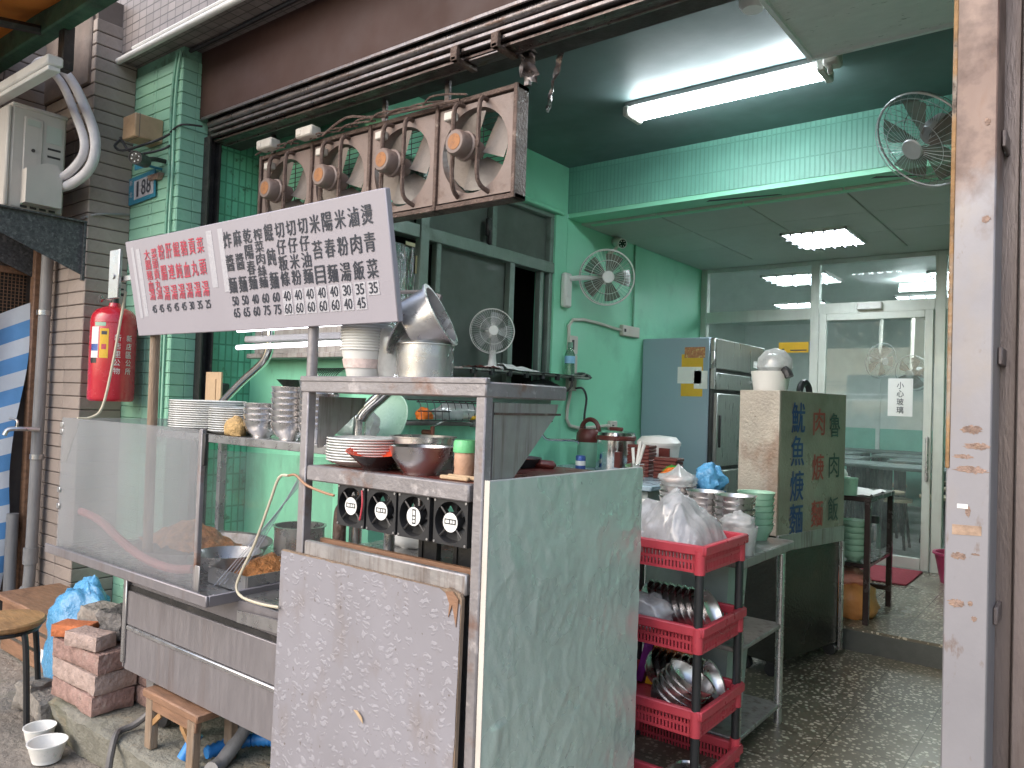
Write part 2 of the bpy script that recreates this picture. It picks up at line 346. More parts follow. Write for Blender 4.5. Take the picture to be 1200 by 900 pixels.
M['plate'] = mat('white_melamine', (.72,.72,.70), .25, var=.03, bump=0, dirt=[D((.2,.2,.19),.62,.72,9,(1,1,6),.3)])
M['greenbowl'] = mat('pale_green_bowl', (.30,.50,.38), .3, var=.05, bump=0)
M['lacquer_red'] = mat('red_lacquer', (.75,.09,.04), .25, var=.08, bump=0, coat=.3)
M['lacquer_black'] = mat('black_lacquer', (.03,.02,.02), .22, var=.1, bump=0, coat=.3)
M['mat_red'] = mat('red_door_mat', (.26,.03,.045), .9, var=.2, scale=50, bump=.4, bscale=150)
M['dining_white'] = mat('dining_wall_white', (.66,.69,.67), .6, var=.03, bump=.01)
M['dining_green'] = mat('dining_wall_green', (.24,.52,.42), .5, var=.03, bump=.01)
M['dining_floor'] = mat('dining_floor_grey', (.20,.20,.19), .45, var=.1)
M['tabletop'] = mat('dark_laminate', (.075,.10,.095), .4, var=.1)
M['tube'] = emit('fluorescent_tube', (.86,.95,1.0), 30)
M['stalltube'] = emit('stall_tube', (.93,.92,1.0), 3.2)
M['troffer_near'] = emit('near_troffer_panel', (.88,.95,1.0), 26)
M['troffer'] = emit('troffer_panel', (.88,.95,1.0), 14)
M['flyer_orange'] = mat('flyer_print', (.45,.19,.09), .5, var=.3, scale=50, bump=0, dirt=[D((.65,.5,.2),.55,.6,40,k=.9)])
M['louvre'] = mat('grey_louvre', (.30,.31,.33), .5, var=.05, bump=0)
M['blue_plate'] = mat('blue_house_plate', (.03,.20,.30), .35, var=.08)
M['foil'] = mat('silver_foil', (.6,.57,.6), .16, 1, var=.2, scale=3, bump=.35, bscale=7, stretch=(1,3,.4), bd=.03)
M['lens'] = mat('camera_lens', (.01,.01,.012), .08, var=0)
M['hose_blue'] = mat('blue_hose', (.03,.22,.60), .4, var=.1)
M['rope'] = mat('cream_rope', (.56,.50,.38), .8, var=.1)
M['jar'] = mat('peach_powder_jar', (.58,.36,.25), .35, var=.08)
M['lid_green'] = mat('green_lid', (.16,.55,.24), .35, var=.05)
M['clear'] = glass('clear_plastic', (.92,.95,.95), .12, (.7,.72,.72), .2, .05)
M['navy'] = mat('can_print', (.05,.10,.32), .35, .3)
M['maroon'] = mat('maroon_plastic', (.12,.025,.02), .35, var=.15)
M['green_hard'] = mat('bright_green_plastic', (.06,.38,.06), .4)
M['purple'] = mat('purple_plastic', (.18,.02,.2), .4)
M['yellow_hard'] = mat('yellow_plastic', (.75,.42,.02), .4)
M['orange_hard'] = mat('orange_plastic', (.72,.17,.02), .4)

# special surfaces ---------------------------------------------------
def terrazzo(name, dark=(.10,.09,.07), chips=((.52,.48,.40), (.20,.17,.12)), joint=.3):
    m, nt, p = base(name); tc = N(nt, 'TexCoord')
    v = N(nt, 'TexVoronoi'); v.inputs['Scale'].default_value = 58; v.inputs['Randomness'].default_value = 1
    nt.links.new(tc.outputs['Object'], v.inputs['Vector'])
    wn_ = N(nt, 'TexWhiteNoise'); nt.links.new(v.outputs['Color'], wn_.inputs['Vector'])
    sz = N(nt, 'MapRange'); sz.inputs[3].default_value = .16; sz.inputs[4].default_value = .5; nt.links.new(wn_.outputs['Value'], sz.inputs[0])
    lt = N(nt, 'Math', operation='LESS_THAN'); nt.links.new(v.outputs['Distance'], lt.inputs[0]); nt.links.new(sz.outputs[0], lt.inputs[1])
    cc = ramp(nt, wn_.outputs['Value'], .2, .9, c4(chips[1]), c4(chips[0]))
    d = noise_tex(nt, 1.1, 5); dk = ramp(nt, d.outputs[0], .4, .66, c4(dark), c4([x*2.1 for x in dark]))
    out = mixc(nt, lt.outputs[0], dk.outputs[0], cc.outputs[0])
    w = noise_tex(nt, .8, 4); wm = ramp(nt, w.outputs[0], .46, .66, (1,1,1,1), (.5,.47,.4,1)); out = mixc(nt, 1.0, out, wm.outputs[0], 'MULTIPLY')
    b = N(nt, 'TexBrick'); b.offset = 0; b.inputs['Scale'].default_value = 1; b.inputs['Brick Width'].default_value = joint; b.inputs['Row Height'].default_value = joint; b.inputs['Mortar Size'].default_value = .0022
    b.inputs['Color1'].default_value = b.inputs['Color2'].default_value = (1,1,1,1); b.inputs['Mortar'].default_value = (.35,.33,.3,1)
    nt.links.new(tc.outputs['Object'], b.inputs['Vector']); out = mixc(nt, 1.0, out, b.outputs['Color'], 'MULTIPLY')
    nt.links.new(out, p.inputs['Base Color'])
    rr = ramp(nt, w.outputs[0], .35, .7, (.2,.2,.2,1), (.48,.48,.48,1)); nt.links.new(rr.outputs[0], p.inputs['Roughness'])
    return m
M['terrazzo'] = terrazzo('terrazzo_floor')
def floralmat():
    m, nt, p = base('floral_vinyl'); tc = N(nt, 'TexCoord')
    mp = N(nt, 'Mapping'); mp.inputs['Scale'].default_value = (1, 1, 1); nt.links.new(tc.outputs['Object'], mp.inputs[0])
    nz_ = noise_tex(nt, 16, 3); 
    va = N(nt, 'VectorMath', operation='MULTIPLY_ADD'); va.inputs[1].default_value = (.035,.035,.035)
    nt.links.new(nz_.outputs['Color'], va.inputs[0]); nt.links.new(mp.outputs[0], va.inputs[2])
    v = N(nt, 'TexVoronoi'); v.inputs['Scale'].default_value = 30; v.inputs['Randomness'].default_value = .8; nt.links.new(va.outputs[0], v.inputs['Vector'])
    w = N(nt, 'TexWave', wave_type='RINGS'); w.inputs['Scale'].default_value = 34; w.inputs['Distortion'].default_value = 6; w.inputs['Detail'].default_value = 3; nt.links.new(va.outputs[0], w.inputs['Vector'])
    f1 = ramp(nt, v.outputs['Distance'], .26, .46, (1,1,1,1), (0,0,0,1)); f2 = ramp(nt, w.outputs[0], .45, .62)
    mu = N(nt, 'Math', operation='MULTIPLY'); nt.links.new(f1.outputs[0], mu.inputs[0]); nt.links.new(f2.outputs[0], mu.inputs[1])
    sc = N(nt, 'Math', operation='MULTIPLY'); sc.inputs[1].default_value = .26; nt.links.new(mu.outputs[0], sc.inputs[0])
    g = noise_tex(nt, 2, 5); gb = ramp(nt, g.outputs[0], .35, .7, (.235,.222,.24,1), (.29,.277,.305,1))
    out = mixc(nt, sc.outputs[0], gb.outputs[0], (.50,.485,.53,1))
    d = noise_tex(nt, 5, 6, (2,2,1)); dm = ramp(nt, d.outputs[0], .54, .72, (0,0,0,1), (.55,.55,.55,1)); out = mixc(nt, dm.outputs[0], out, (.20,.165,.15,1))
    d2 = noise_tex(nt, 60, 2, (1,1,.7)); dm2 = ramp(nt, d2.outputs[0], .68, .72, (0,0,0,1), (.8,.8,.8,1)); out = mixc(nt, dm2.outputs[0], out, (.13,.1,.09,1))
    nt.links.new(out, p.inputs['Base Color']); p.inputs['Roughness'].default_value = .42
    bp = N(nt, 'Bump'); bp.inputs['Strength'].default_value = .5; bp.inputs['Distance'].default_value = .003; nt.links.new(mu.outputs[0], bp.inputs['Height']); nt.links.new(bp.outputs[0], p.inputs['Normal'])
    return m
M['floral'] = floralmat()
M['foilboard'] = mat('green_tinted_foil', (.62,.71,.64), .30, .4, var=.07, scale=2.5, bump=.10, bscale=34, dirt=[D((.36,.32,.28),.56,.76,3,(1,1,.7),.45), D((.6,.67,.62),.62,.72,16,(1,2,.6),.5)], bd=.008)
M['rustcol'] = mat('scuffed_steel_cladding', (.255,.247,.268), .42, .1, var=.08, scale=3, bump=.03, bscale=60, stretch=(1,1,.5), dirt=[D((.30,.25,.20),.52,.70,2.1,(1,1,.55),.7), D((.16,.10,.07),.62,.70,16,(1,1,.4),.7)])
def rust_and_shade_top(m):      # browner with height: rust, plus awning shade put into the colour
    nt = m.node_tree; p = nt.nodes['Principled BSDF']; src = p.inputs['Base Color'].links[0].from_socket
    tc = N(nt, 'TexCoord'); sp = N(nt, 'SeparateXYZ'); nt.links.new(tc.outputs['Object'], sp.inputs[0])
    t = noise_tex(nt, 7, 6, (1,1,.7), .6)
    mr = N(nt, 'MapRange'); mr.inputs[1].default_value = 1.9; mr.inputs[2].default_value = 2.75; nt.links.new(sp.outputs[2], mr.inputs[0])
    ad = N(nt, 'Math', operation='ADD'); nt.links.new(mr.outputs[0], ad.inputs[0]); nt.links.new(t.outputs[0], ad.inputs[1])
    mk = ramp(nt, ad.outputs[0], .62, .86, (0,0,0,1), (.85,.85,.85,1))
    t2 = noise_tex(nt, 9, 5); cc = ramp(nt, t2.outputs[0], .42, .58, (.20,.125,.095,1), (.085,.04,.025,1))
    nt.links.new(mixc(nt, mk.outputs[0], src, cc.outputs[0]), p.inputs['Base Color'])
rust_and_shade_top(M['rustcol'])
M['gate'] = mat('brown_gate_steel', (.20,.165,.16), .42, .4, var=.12, scale=3, stretch=(2,2,.4), dirt=[D((.1,.07,.06),.55,.75,3,VS,.5)])
M['rustpatch'] = mat('rust_patch', (.27,.185,.15), .8, var=.4, scale=30, bump=.3, dirt=[D((.30,.2,.13),.5,.65,40,k=.7)])
M['rustedge'] = mat('yellow_rust_edge', (.26,.15,.065), .7, var=.45, scale=14, bump=.2, dirt=[D((.30,.27,.24),.5,.62,6,(1,1,.7),.8), D((.05,.03,.02),.58,.66,12,(1,1,.7),.9)])

# ------------------------------------------------------------------ ground and floors
g = G()
def gf(u, v):
    x, y = -9+u*10, -2.5+v*5
    return (x, y, .012*nz(x*1.7, y*1.7) + .006*nz(x*6, y*6) - .004)
g.sheet(gf, 100, 60)
n0 = len(g.v)
g.add([(-90,-90,-.03), (90,-90,-.03), (90,90,-.03), (-90,90,-.03)], [(0,1,2,3)])
struct('ground', g, M['ground'], 60)
g = G()
def pf(u, v):      # cast step with a chipped front edge
    x = -3.56 + u*4.7
    pr = [(0, 1.465), (.13, 1.440), (.158, 1.432), (.17, 1.455), (.17, 2.52)]
    k = v*4; i = min(3, int(k)); t = k-i
    z = pr[i][0]*(1-t) + pr[i+1][0]*t; y = pr[i][1]*(1-t) + pr[i+1][1]*t
    e = max(0, 1-(y-1.42)/.12)
    return (x, y + e*(.022*nz(x*5, z*9) + .012*nz(x*17, z*25)) , z + (.006*nz(x*3, y*3) if y > 1.45 else .008*nz(x*11, z*14)))
g.sheet(pf, 150, 16)
g.add([(-3.56,1.42,-.02), (-3.56,2.52,-.02), (-3.56,2.52,.165), (-3.56,1.45,.165)], [(0,1,2,3)])
struct('platform', g, M['platform'], 50)
struct('shop_floor', G().box(-4.4, 1.2, 2.52, 4.66, .0, .172), M['terrazzo'])
struct('raised_floor', G().box(-3.2, 1.2, 4.66, 6.74, .0, .30), M['terrazzo'])
struct('step_riser', G().box(-3.03, 1.2, 4.648, 4.66, .172, .285), mat('dark_riser', (.05,.055,.052), .6))
struct('dining_floor', G().box(-4.5, 1.2, 6.74, 13, .0, .30), M['dining_floor'])

# ------------------------------------------------------------------ ceilings
struct('main_ceiling', G().box(-4.4, 1.2, 2.70, 4.47, 3.17, 3.25), M['teal'])
lc = struct('lower_ceiling', G().box(-3.1, 1.2, 4.70, 6.75, 2.82, 2.9), M['brown_core'])
tm = G().box(0, .592, 0, .592, 0, .02, .003).mesh('ceiling_panel', M['lowceil'])
for i in range(7):
    for j in range(4):
        x = -3.03+.6*i; y = 4.705+.6*j
        if j == 3: continue
        o = bpy.data.objects.new('ceiling_panel', tm); col.objects.link(o); o.location = (x, y-.06, 2.801); o.parent = lc
struct('ceiling_strip', G().box(-3.1, 1.2, 6.44, 6.76, 2.803, 2.82), M['lowceil'])
struct('dining_ceiling', G().box(-4.5, 1.2, 6.8, 13, 2.8, 2.9), M['dining_white'])
single('acoustic_ceiling_panel', G().box(-1.08, 1.2, 2.86, 3.52, 3.115, 3.16).box(-1.10, -1.08, 2.86, 3.52, 3.10, 3.16).box(-1.10, 1.2, 3.52, 3.54, 3.10, 3.16), M['white_ceil'], 'white textured ceiling panel with a metal edge beside the tube light', 'ceiling panel')

# ------------------------------------------------------------------ walls
t = thing('beam', 'light green tiled beam crossing the shop ceiling', 'beam', (-1, 4.5, 2.83))
part(t, 'tiled_face', G().box(-3.03, 1.2, 4.465, 4.50, 2.845, 3.17), M['beamtile'], None)
part(t, 'soffit', G().box(-3.03, 1.2, 4.47, 4.70, 2.815, 2.845), M['green'], None)
part(t, 'core', G().box(-3.03, 1.2, 4.50, 4.70, 2.845, 3.2), M['green'], None)
part(t, 'trim', G().box(-2.96, 1.2, 4.66, 4.705, 2.795, 2.815), M['green'], None)
for x0, x1 in ((-2.0, -1.6), (-1.03, -.84)):
    part(t, 'open_seam', G().prism([(x0,4.52,2.8135), (x1,4.60,2.8135), (x1+.02,4.625,2.8135), (x0-.03,4.545,2.8135)], (0,0,.006)), M['pane_dark'], None)

t = thing('side_wall', 'plain green painted wall holding the round wall fan', 'wall', (-3.1, 5.6, .17))
part(t, 'plaster', G().box(-3.2, -3.03, 4.47, 6.75, .17, 2.82), M['green'], None)
part(t, 'upper_plaster', G().box(-3.2, -3.031, 2.74, 4.47, 2.83, 3.17), M['green'], None)
t = thing('window_wall', 'green greasy wall with taps under the dark sliding windows', 'wall', (-3.1, 3.6, .17))
part(t, 'lower_plaster', G().box(-3.2, -3.03, 2.72, 4.47, .17, 1.50), M['green_dirty'], None)
part(t, 'jamb', G().box(-3.2, -3.032, 4.33, 4.47, 1.50, 2.83), M['green'], None)
part(t, 'ledge', G().box(-3.2, -3.0, 2.74, 4.40, 2.815, 2.845, .006), M['green'], None)
part(t, 'jamb', G().box(-3.2, -3.03, 2.72, 2.80, 1.50, 2.815), M['green'], None)
t = thing('kitchen_wall', 'green wall behind the bowl shelf under the grey hood', 'wall', (-3.7, 2.9, .17))
part(t, 'plaster', G().box(-4.32, -3.2, 2.835, 2.95, .17, 3.17).box(-3.2, -3.17, 2.9, 2.95, 1.5, 2.83), M['green_dirty'], None)
t = thing('kitchen_side_wall', 'green tiled side wall just inside the shutter, black with grease', 'wall', (-4.4, 2.7, .17))
part(t, 'tiling', G().box(-4.5, -4.32, 2.535, 2.835, .17, 3.3), M['tilewall'], None)
# windows -------------------------------------------------------------
t = thing('sliding_window', 'dark sliding window with upper lights in the green wall', 'window', (-3.08, 3.6, 1.5))
X0, X1 = -3.10, -3.055
fr = G().box(X0-.02, X1+.02, 2.80, 4.33, 2.40, 2.475, .004)
part(t, 'transom', fr, M['winframe'])
part(t, 'head', G().box(X0, X1+.01, 2.80, 4.33, 2.785, 2.815, .004), M['winframe'])
part(t, 'sill', G().box(X0, X1+.03, 2.80, 4.33, 1.50, 1.53, .004), M['winframe'])
for y, w, z0, z1, dx in ((2.80,.03,1.53,2.4,0), (3.02,.07,1.53,2.785,.03), (3.17,.04,1.53,2.4,.012), (3.84,.05,1.53,2.4,.022), (4.20,.04,1.53,2.4,.0), (4.29,.04,1.53,2.785,.01), (3.66,.045,2.475,2.785,.012)):
    part(t, 'stile', G().box(X0+dx, X1+dx, y, y+w, z0, z1, .004), M['winframe'])
part(t, 'pane', G().box(-3.09, -3.085, 3.20, 3.87, 1.53, 2.4), M['pane'], None)
part(t, 'pane', G().box(-3.095, -3.09, 3.09, 3.66, 2.475, 2.785), M['pane'], None)
part(t, 'pane', G().box(-3.095, -3.09, 3.70, 4.30, 2.475, 2.785), M['pane'], None)
part(t, 'pane', G().box(-3.10, -3.095, 2.82, 3.03, 2.475, 2.785), M['pane'], None)
part(t, 'latch', G().box(-3.06, -3.03, 3.60, 3.645, 2.52, 2.64, .01).box(-3.045, -3.02, 3.61, 3.63, 2.47, 2.56, .005), M['darkmetal'])
fo = part(t, 'foil_sheet', G().sheet(lambda u, v: (-3.062+.006*nz(u*5, v*3), 2.82+.2*u, 1.53+.82*v), 16, 24), M['foil'], 60)
for y, z, dy, dz in ((2.93,2.345,.07,.02), (3.01,2.2,.02,.1), (3.01,1.88,.02,.06)):
    part(t, 'tape', G().box(-3.052, -3.048, y, y+dy, z, z+dz), mat('cream_tape_%d' % int(z*100), (.6,.56,.33), .5), None)
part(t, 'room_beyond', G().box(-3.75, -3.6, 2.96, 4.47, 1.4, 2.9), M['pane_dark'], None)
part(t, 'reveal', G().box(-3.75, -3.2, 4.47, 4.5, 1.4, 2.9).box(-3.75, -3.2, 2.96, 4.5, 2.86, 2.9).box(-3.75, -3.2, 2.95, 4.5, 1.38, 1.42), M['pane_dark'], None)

# right side wall, never in view, closes the room
t = thing('right_wall', 'green wall closing the shop behind the steel column', 'wall', (1.25, 5, 0))
part(t, 'plaster', G().box(1.2, 1.35, 2.5, 13, 0, 3.4), M['green'], None)

# ------------------------------------------------------------------ facade
t = thing('tiled_overhang', 'grey mosaic tiled upper facade jutting out above the shutter', 'facade', (-1, 2.4, 3.55))
part(t, 'mosaic_face', G().box(-5.0, 1.6, 2.205, 2.26, 3.55, 5.2), M['overtile'], None)
part(t, 'mosaic_soffit', G().box(-5.0, 1.6, 2.207, 2.60, 3.535, 3.55), M['overtile_s'], None)
part(t, 'backing', G().box(-4.99, 1.6, 2.26, 4.9, 3.551, 5.2), M['brown_core'], None)
single('white_conduit', G().tube([(-4.93,2.185,3.535), (-3,2.185,3.535), (1.6,2.185,3.535)], .019, 12).tube([(-4.7,2.188,3.570), (1.6,2.188,3.575)], .012, 8), M['white'], 'long white conduit along the lower edge of the mosaic facade', 'conduit')
single('black_cable', G().tube([(-4.6,2.33,3.527), (-4.2,2.35,3.52), (-3,2.345,3.525), (-1,2.35,3.52), (1.5,2.34,3.525)], .012, 6), M['black'], 'thick black cable running under the mosaic soffit', 'cable')
t = thing('shutter_housing', 'brown metal roller shutter box with its rails across the opening', 'shutter', (-1, 2.45, 3.0))
part(t, 'front_panel', G().box(-4.327, 1.6, 2.42, 2.44, 3.135, 3.545), M['shutter'], None)
part(t, 'panel_lip', G().box(-4.30, 1.6, 2.414, 2.425, 3.118, 3.137, .003), M['light_rail'])
part(t, 'roller_tube', G().cyl((-4.26,2.455,3.098), (1.6,2.455,3.098), .021, n=16), M['light_rail'])
part(t, 'rail', G().box(-4.26, 1.6, 2.445, 2.47, 3.052, 3.072, .004), M['light_rail'])
part(t, 'rail', G().box(-4.26, 1.6, 2.46, 2.485, 3.024, 3.044, .004), M['light_rail'])
part(t, 'back_channel', G().box(-4.327, 1.6, 2.475, 2.50, 3.03, 3.53), M['dark_rail'], None)
part(t, 'bottom_slat', G().box(-4.26, 1.6, 2.485, 2.555, 3.004, 3.014), M['dark_rail'], None)
part(t, 'bottom_edge', G().box(-4.26, 1.6, 2.555, 2.562, 2.997, 3.022), M['light_rail'], None)
for x in (-2.28, -2.05):
    part(t, 'catch', G().box(x-.015, x+.015, 2.43, 2.58, 2.985, 3.003, .003).box(x-.02, x+.02, 2.43, 2.455, 2.985, 3.05, .004), M['grime'])
part(t, 'slat_end', G().box(-2.24, -2.07, 2.49, 2.56, 2.993, 3.002, .002), M['light_rail'])
single('lintel', G().box(-4.45, 1.4, 2.565, 2.70, 3.02, 3.535), M['black_soffit'], 'soot blackened lintel between the shutter rails and the teal ceiling', 'lintel')
single('shutter_guide', G().box(-4.316, -4.306, 2.452, 2.53, .17, 3.03).box(-4.306, -4.25, 2.452, 2.462, .17, 3.03).box(-4.306, -4.25, 2.52, 2.53, .17, 3.03), M['darkmetal'], 'dark steel shutter guide channel beside the green pillar', 'guide rail')
g = G()   # torn duct foil flap at the fan rack
def flap(u, v): return (-2.02+.10*u-.03*v+.02*nz(u*4, v*4), 2.58+.04*nz(u*3, v*5, 1), 2.90+.16*v-.05*u+.015*nz(u*7, v*7, 2))
single('torn_metal_flap', g.sheet(flap, 8, 10), M['light_rail'], 'torn bent sheet metal flap at the end of the fan rack', 'metal flap', smooth=60)
def flap2(u, v): return (-1.90+.03*u*(1.2-v)-.05*v+.006*nz(u*4, v*9), 2.68+.03*nz(u*3, v*5, 1), 3.01-.24*v)
single('peeling_paint_strip', G().sheet(flap2, 4, 14), M['light_rail'], 'thin peeling strip hanging from the teal ceiling edge', 'peeling strip', smooth=60)

# green pillar --------------------------------------------------------
gp = thing('green_pillar', 'pale green painted tile pillar with the house number plate', 'pillar', (-4.6, 2.4, 0))
part(gp, 'core', G().box(-4.905, -4.328, 2.309, 2.50, 0, 3.535), M['green_core'], None)
pit = .0690
tl = G().box(-.1435, .1435, -.008, .0, -.0328, .0328, .0025).mesh('tile', M['green_tile'])
ts = G().box(0, .008, -.046, .046, -.0328, .0328, .0025).mesh('tile', M['green_tile'])
for k in range(52):
    z = .02+pit*(k+.5)
    if z > 3.5: break
    for x in (-4.762, -4.471):
        o = part(gp, 'tile', tl, None); o.location = (x, 2.3095-rnd.random()*.0015, z)
    for y in (2.3495, 2.4435):
        o = part(gp, 'tile', ts, None); o.location = (-4.328, y, z)
# neighbour's brown tiled wall ---------------------------------------
bw = thing('brown_tiled_wall', 'brown long-tile wall of the neighbouring house carrying the air conditioner', 'wall', (-5.3, 2.2, 0))
part(bw, 'core', G().box(-7.5, -4.889, 2.059, 2.45, 0, 3.9), M['brown_core'], None)
part(bw, 'core', G().box(-7.5, -5.589, .9, 2.059, 0, 3.9), M['brown_core'], None)
pit = .0795
tA = G().box(-.1145, .1145, -.009, 0, -.037, .037, .004).mesh('tile', M['brown'])
tB = G().box(0, .009, -.124, .124, -.037, .037, .004).mesh('tile', M['brown'])
cA = 0
for k in range(47):
    z = .02+pit*(k+.5)
    for j in range(3):
        o = part(bw, 'tile', tA, None); o.location = (-4.995-.2335*j, 2.0592-rnd.random()*.002, z)
    o = part(bw, 'tile', tB, None); o.location = (-4.8892, 2.177, z)
    if z > 2.6:
        for j in range(2): o = part(bw, 'tile', tB, None); o.location = (-5.589, 1.925-.252*j, z)
single('brown_beam', G().box(-5.7, -4.93, 2.035, 2.30, 3.36, 3.80, .01), mat('brown_concrete', (.20,.155,.13), .8, var=.2, dirt=[D((.08,.06,.05),.5,.7,2,k=.6)]), 'brown concrete beam end above the neighbour wall', 'beam')

# steel column on the right ------------------------------------------
t = thing('steel_column', 'scuffed pale steel clad column with rust streaks beside the opening', 'column', (-.3, 2.5, .17))
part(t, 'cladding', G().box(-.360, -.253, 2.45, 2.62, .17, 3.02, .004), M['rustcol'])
part(t, 'rusty_edge', G().box(-.3625, -.351, 2.4465, 2.60, 1.36, 3.02, .002), M['rustedge'], label='rusty yellow edge strip')
for (px_, z, w, h) in ((.004,1.47,.05,.022), (.02,1.425,.06,.018), (-.012,1.395,.045,.012), (.006,1.36,.07,.02), (-.02,1.12,.036,.02), (-.023,.99,.04,.022), (.01,.995,.012,.014), (.03,2.05,.02,.02), (.0,1.245,.012,.03), (.03,2.32,.014,.022), (.02,.955,.014,.014), (.02,1.13,.02,.006)):
    q = G(); n = 34; pts = [(-.305+px_+w/2*max(.35, 1+.6*nz(k*.7, z*9)+.25*nz(k*2.7, z*3))*math.cos(2*math.pi*k/n), 2.4492, z+h/2*max(.4, 1+.6*nz(k*.8, z*5, 4)+.25*nz(k*3.1, z))*math.sin(2*math.pi*k/n)) for k in range(n)]
    part(t, 'paint_chip', q.prism(pts, (0,.001,0)), M['rustpatch'], None)
part(t, 'glue_remnant', G().prism([(-.342,2.4487,1.178), (-.272,2.4487,1.182), (-.272,2.4487,1.208), (-.342,2.4487,1.206)], (0,.001,0)), mat('tape_residue', (.36,.25,.18), .7, var=.3, scale=30), None)
part(t, 'label', G().box(-.331, -.305, 2.448, 2.4495, 1.252, 1.264), M['paper'], None)
single('column_base', G().box(-.34, -.23, 2.63, 2.74, .17, .42, .01), M['wood_grey'], 'dirty brown block at the foot of the steel column', 'block')
t = thing('steel_gate_frame', 'brownish stainless gate frame standing against the right side of the column', 'gate frame', (0, 2.8, .17))
part(t, 'post', G().box(-.262, -.215, 2.655, 2.72, .17, 3.02, .004), M['gate'])
part(t, 'panel', G().box(-.212, -.135, 2.62, 2.69, .17, 3.02, .004), M['gate'])
part(t, 'panel', G().box(-.13, .6, 2.63, 2.69, .17, 3.02, .004), M['gate'])
for z in (.95, 1.68, 2.3):
    part(t, 'bracket', G().box(-.252, -.24, 2.55, 2.655, z-.025, z+.025, .003), M['gate'])

# awning over the street ---------------------------------------------
t = thing('awning', 'orange street awning on a dark green beam above the air conditioner', 'awning', (-4.8, 1.2, 3.5))
def aw(u, v): 
    x = -8+4.1*u; y = 1.74-.95*v
    return (x, y, 3.60-.12*v+.03*math.sin(x*3.1)*math.sin(v*9)+.02*nz(x*2, y*2))
part(t, 'canopy', G().sheet(aw, 60, 20), M['orange'], 60)
part(t, 'beam', G().box(-8, -3.75, 1.69, 1.78, 3.47, 3.68, .01), M['green_beam'])
for x in (-4.75, -6.5):
    part(t, 'rafter', G().tube([(x,1.72,3.50), (x-.02,1.2,3.42), (x-.03,.8,3.38)], .028, 8), M['darkmetal'])
part(t, 'hanger', G().box(-4.62, -4.55, 1.74, 1.80, 3.25, 3.50, .005), M['darkmetal'])
single('lamp_channel', G().box(-6, -4.32, 1.58, 1.66, 3.16, 3.215, .008).box(-6, -4.33, 1.59, 1.65, 3.135, 3.16, .004), M['white'], 'white unlit lamp channel under the orange awning', 'lamp')

# ------------------------------------------------------------------ lettering
_glyph = {}
def glyph(ch, bold=.0):
    bold = 0
    if (ch, bold) not in _glyph:
        c = bpy.data.curves.new('glyph', 'FONT'); c.body = ch; c.offset = 0; c.resolution_u = 3
        o = bpy.data.objects.new('glyph', c); col.objects.link(o)
        dg = bpy.context.evaluated_depsgraph_get(); m = o.evaluated_get(dg).to_mesh()
        v = [(p.co.x, p.co.y) for p in m.vertices]; f = [tuple(p.vertices) for p in m.polygons]
        x0, x1 = min(p[0] for p in v), max(p[0] for p in v); y0, y1 = min(p[1] for p in v), max(p[1] for p in v)
        _glyph[ch, bold] = ([((x-x0)/(x1-x0)-.5, (y-y0)/(y1-y0)-.5) for x, y in v], f, (x1-x0)/(y1-y0))
        o.evaluated_get(dg).to_mesh_clear(); bpy.data.objects.remove(o); bpy.data.curves.remove(c)
    return _glyph[ch, bold]
def letters(items, M_, bold=.012):
    """items: (char, cx, cy, width, height) in a 2-D frame mapped to 3-D by M_ (x right, y up)"""
    g = G()
    for ch, cx, cy, w, h in items:
        v, f, asp = glyph(ch)
        for k, (dx, dy) in enumerate(((0, 0), (bold*.9, .3*bold), (-bold*.9, -.3*bold))): g.add([M_ @ Vector((cx+(x+dx)*w, cy+(y+dy)*h, .0003*k)) for x, y in v], f)
    return g
def number(s, cx, cy, h, w=None):
    n = len(s); w = w or h*.55; return [(c, cx+(i-(n-1)/2)*w*1.12, cy, w, h) for i, c in enumerate(s)]

DF = []
# ------------------------------------------------------------------ glazed partition and dining room
t = thing('glass_partition', 'cream aluminium glazed partition with a sliding glass door', 'partition', (-1.5, 6.75, .3))
A = M['alu']
for x, w, z0, z1 in ((-3.03,.06,.30,2.80), (-2.03,.07,.30,2.80), (-1.085,.075,.30,2.80), (1.1,.06,.30,2.8)):
    part(t, 'post', G().box(x, x+w, 6.72, 6.79, z0, z1, .004), A)
part(t, 'head_rail', G().box(-2.97, 1.2, 6.725, 6.785, 2.765, 2.802, .003), A)
part(t, 'transom', G().box(-2.97, -2.03, 6.722, 6.788, 2.30, 2.40, .003), A)
part(t, 'transom', G().box(-1.96, -1.085, 6.722, 6.788, 2.34, 2.43, .003), A)
part(t, 'transom', G().box(-1.01, 1.1, 6.722, 6.788, 2.34, 2.43, .003), A)
for x0, x1, z0, z1 in ((-2.97,-2.03,2.40,2.765), (-1.96,-1.085,2.43,2.765), (-1.01,1.1,2.43,2.765), (-2.97,-2.03,.36,2.30), (-1.01,1.1,.36,2.34)):
    part(t, 'pane', G().box(x0, x1, 6.752, 6.757, z0, z1), M['doorglass'], None)
part(t, 'bottom_rail', G().box(-2.97, -2.03, 6.725, 6.785, .30, .36, .003).box(-1.01, 1.1, 6.725, 6.785, .30, .36, .003), A)
part(t, 'sensor_box', G().box(-1.65, -1.46, 6.68, 6.72, 2.36, 2.42, .006), M['white'])
d = part(t, 'sliding_door', G().box(-1.95, -1.89, 6.70, 6.735, .31, 2.34, .004).box(-1.15, -1.09, 6.70, 6.735, .31, 2.34, .004).box(-1.89, -1.15, 6.70, 6.735, .31, .40, .004).box(-1.89, -1.15, 6.70, 6.735, 2.28, 2.34, .004), A)
part(d, 'pane', G().box(-1.89, -1.15, 6.715, 6.720, .40, 2.28), M['doorglass'], None)
part(d, 'handle', G().box(-1.125, -1.105, 6.67, 6.70, 1.0, 1.35, .006), M['steel'])
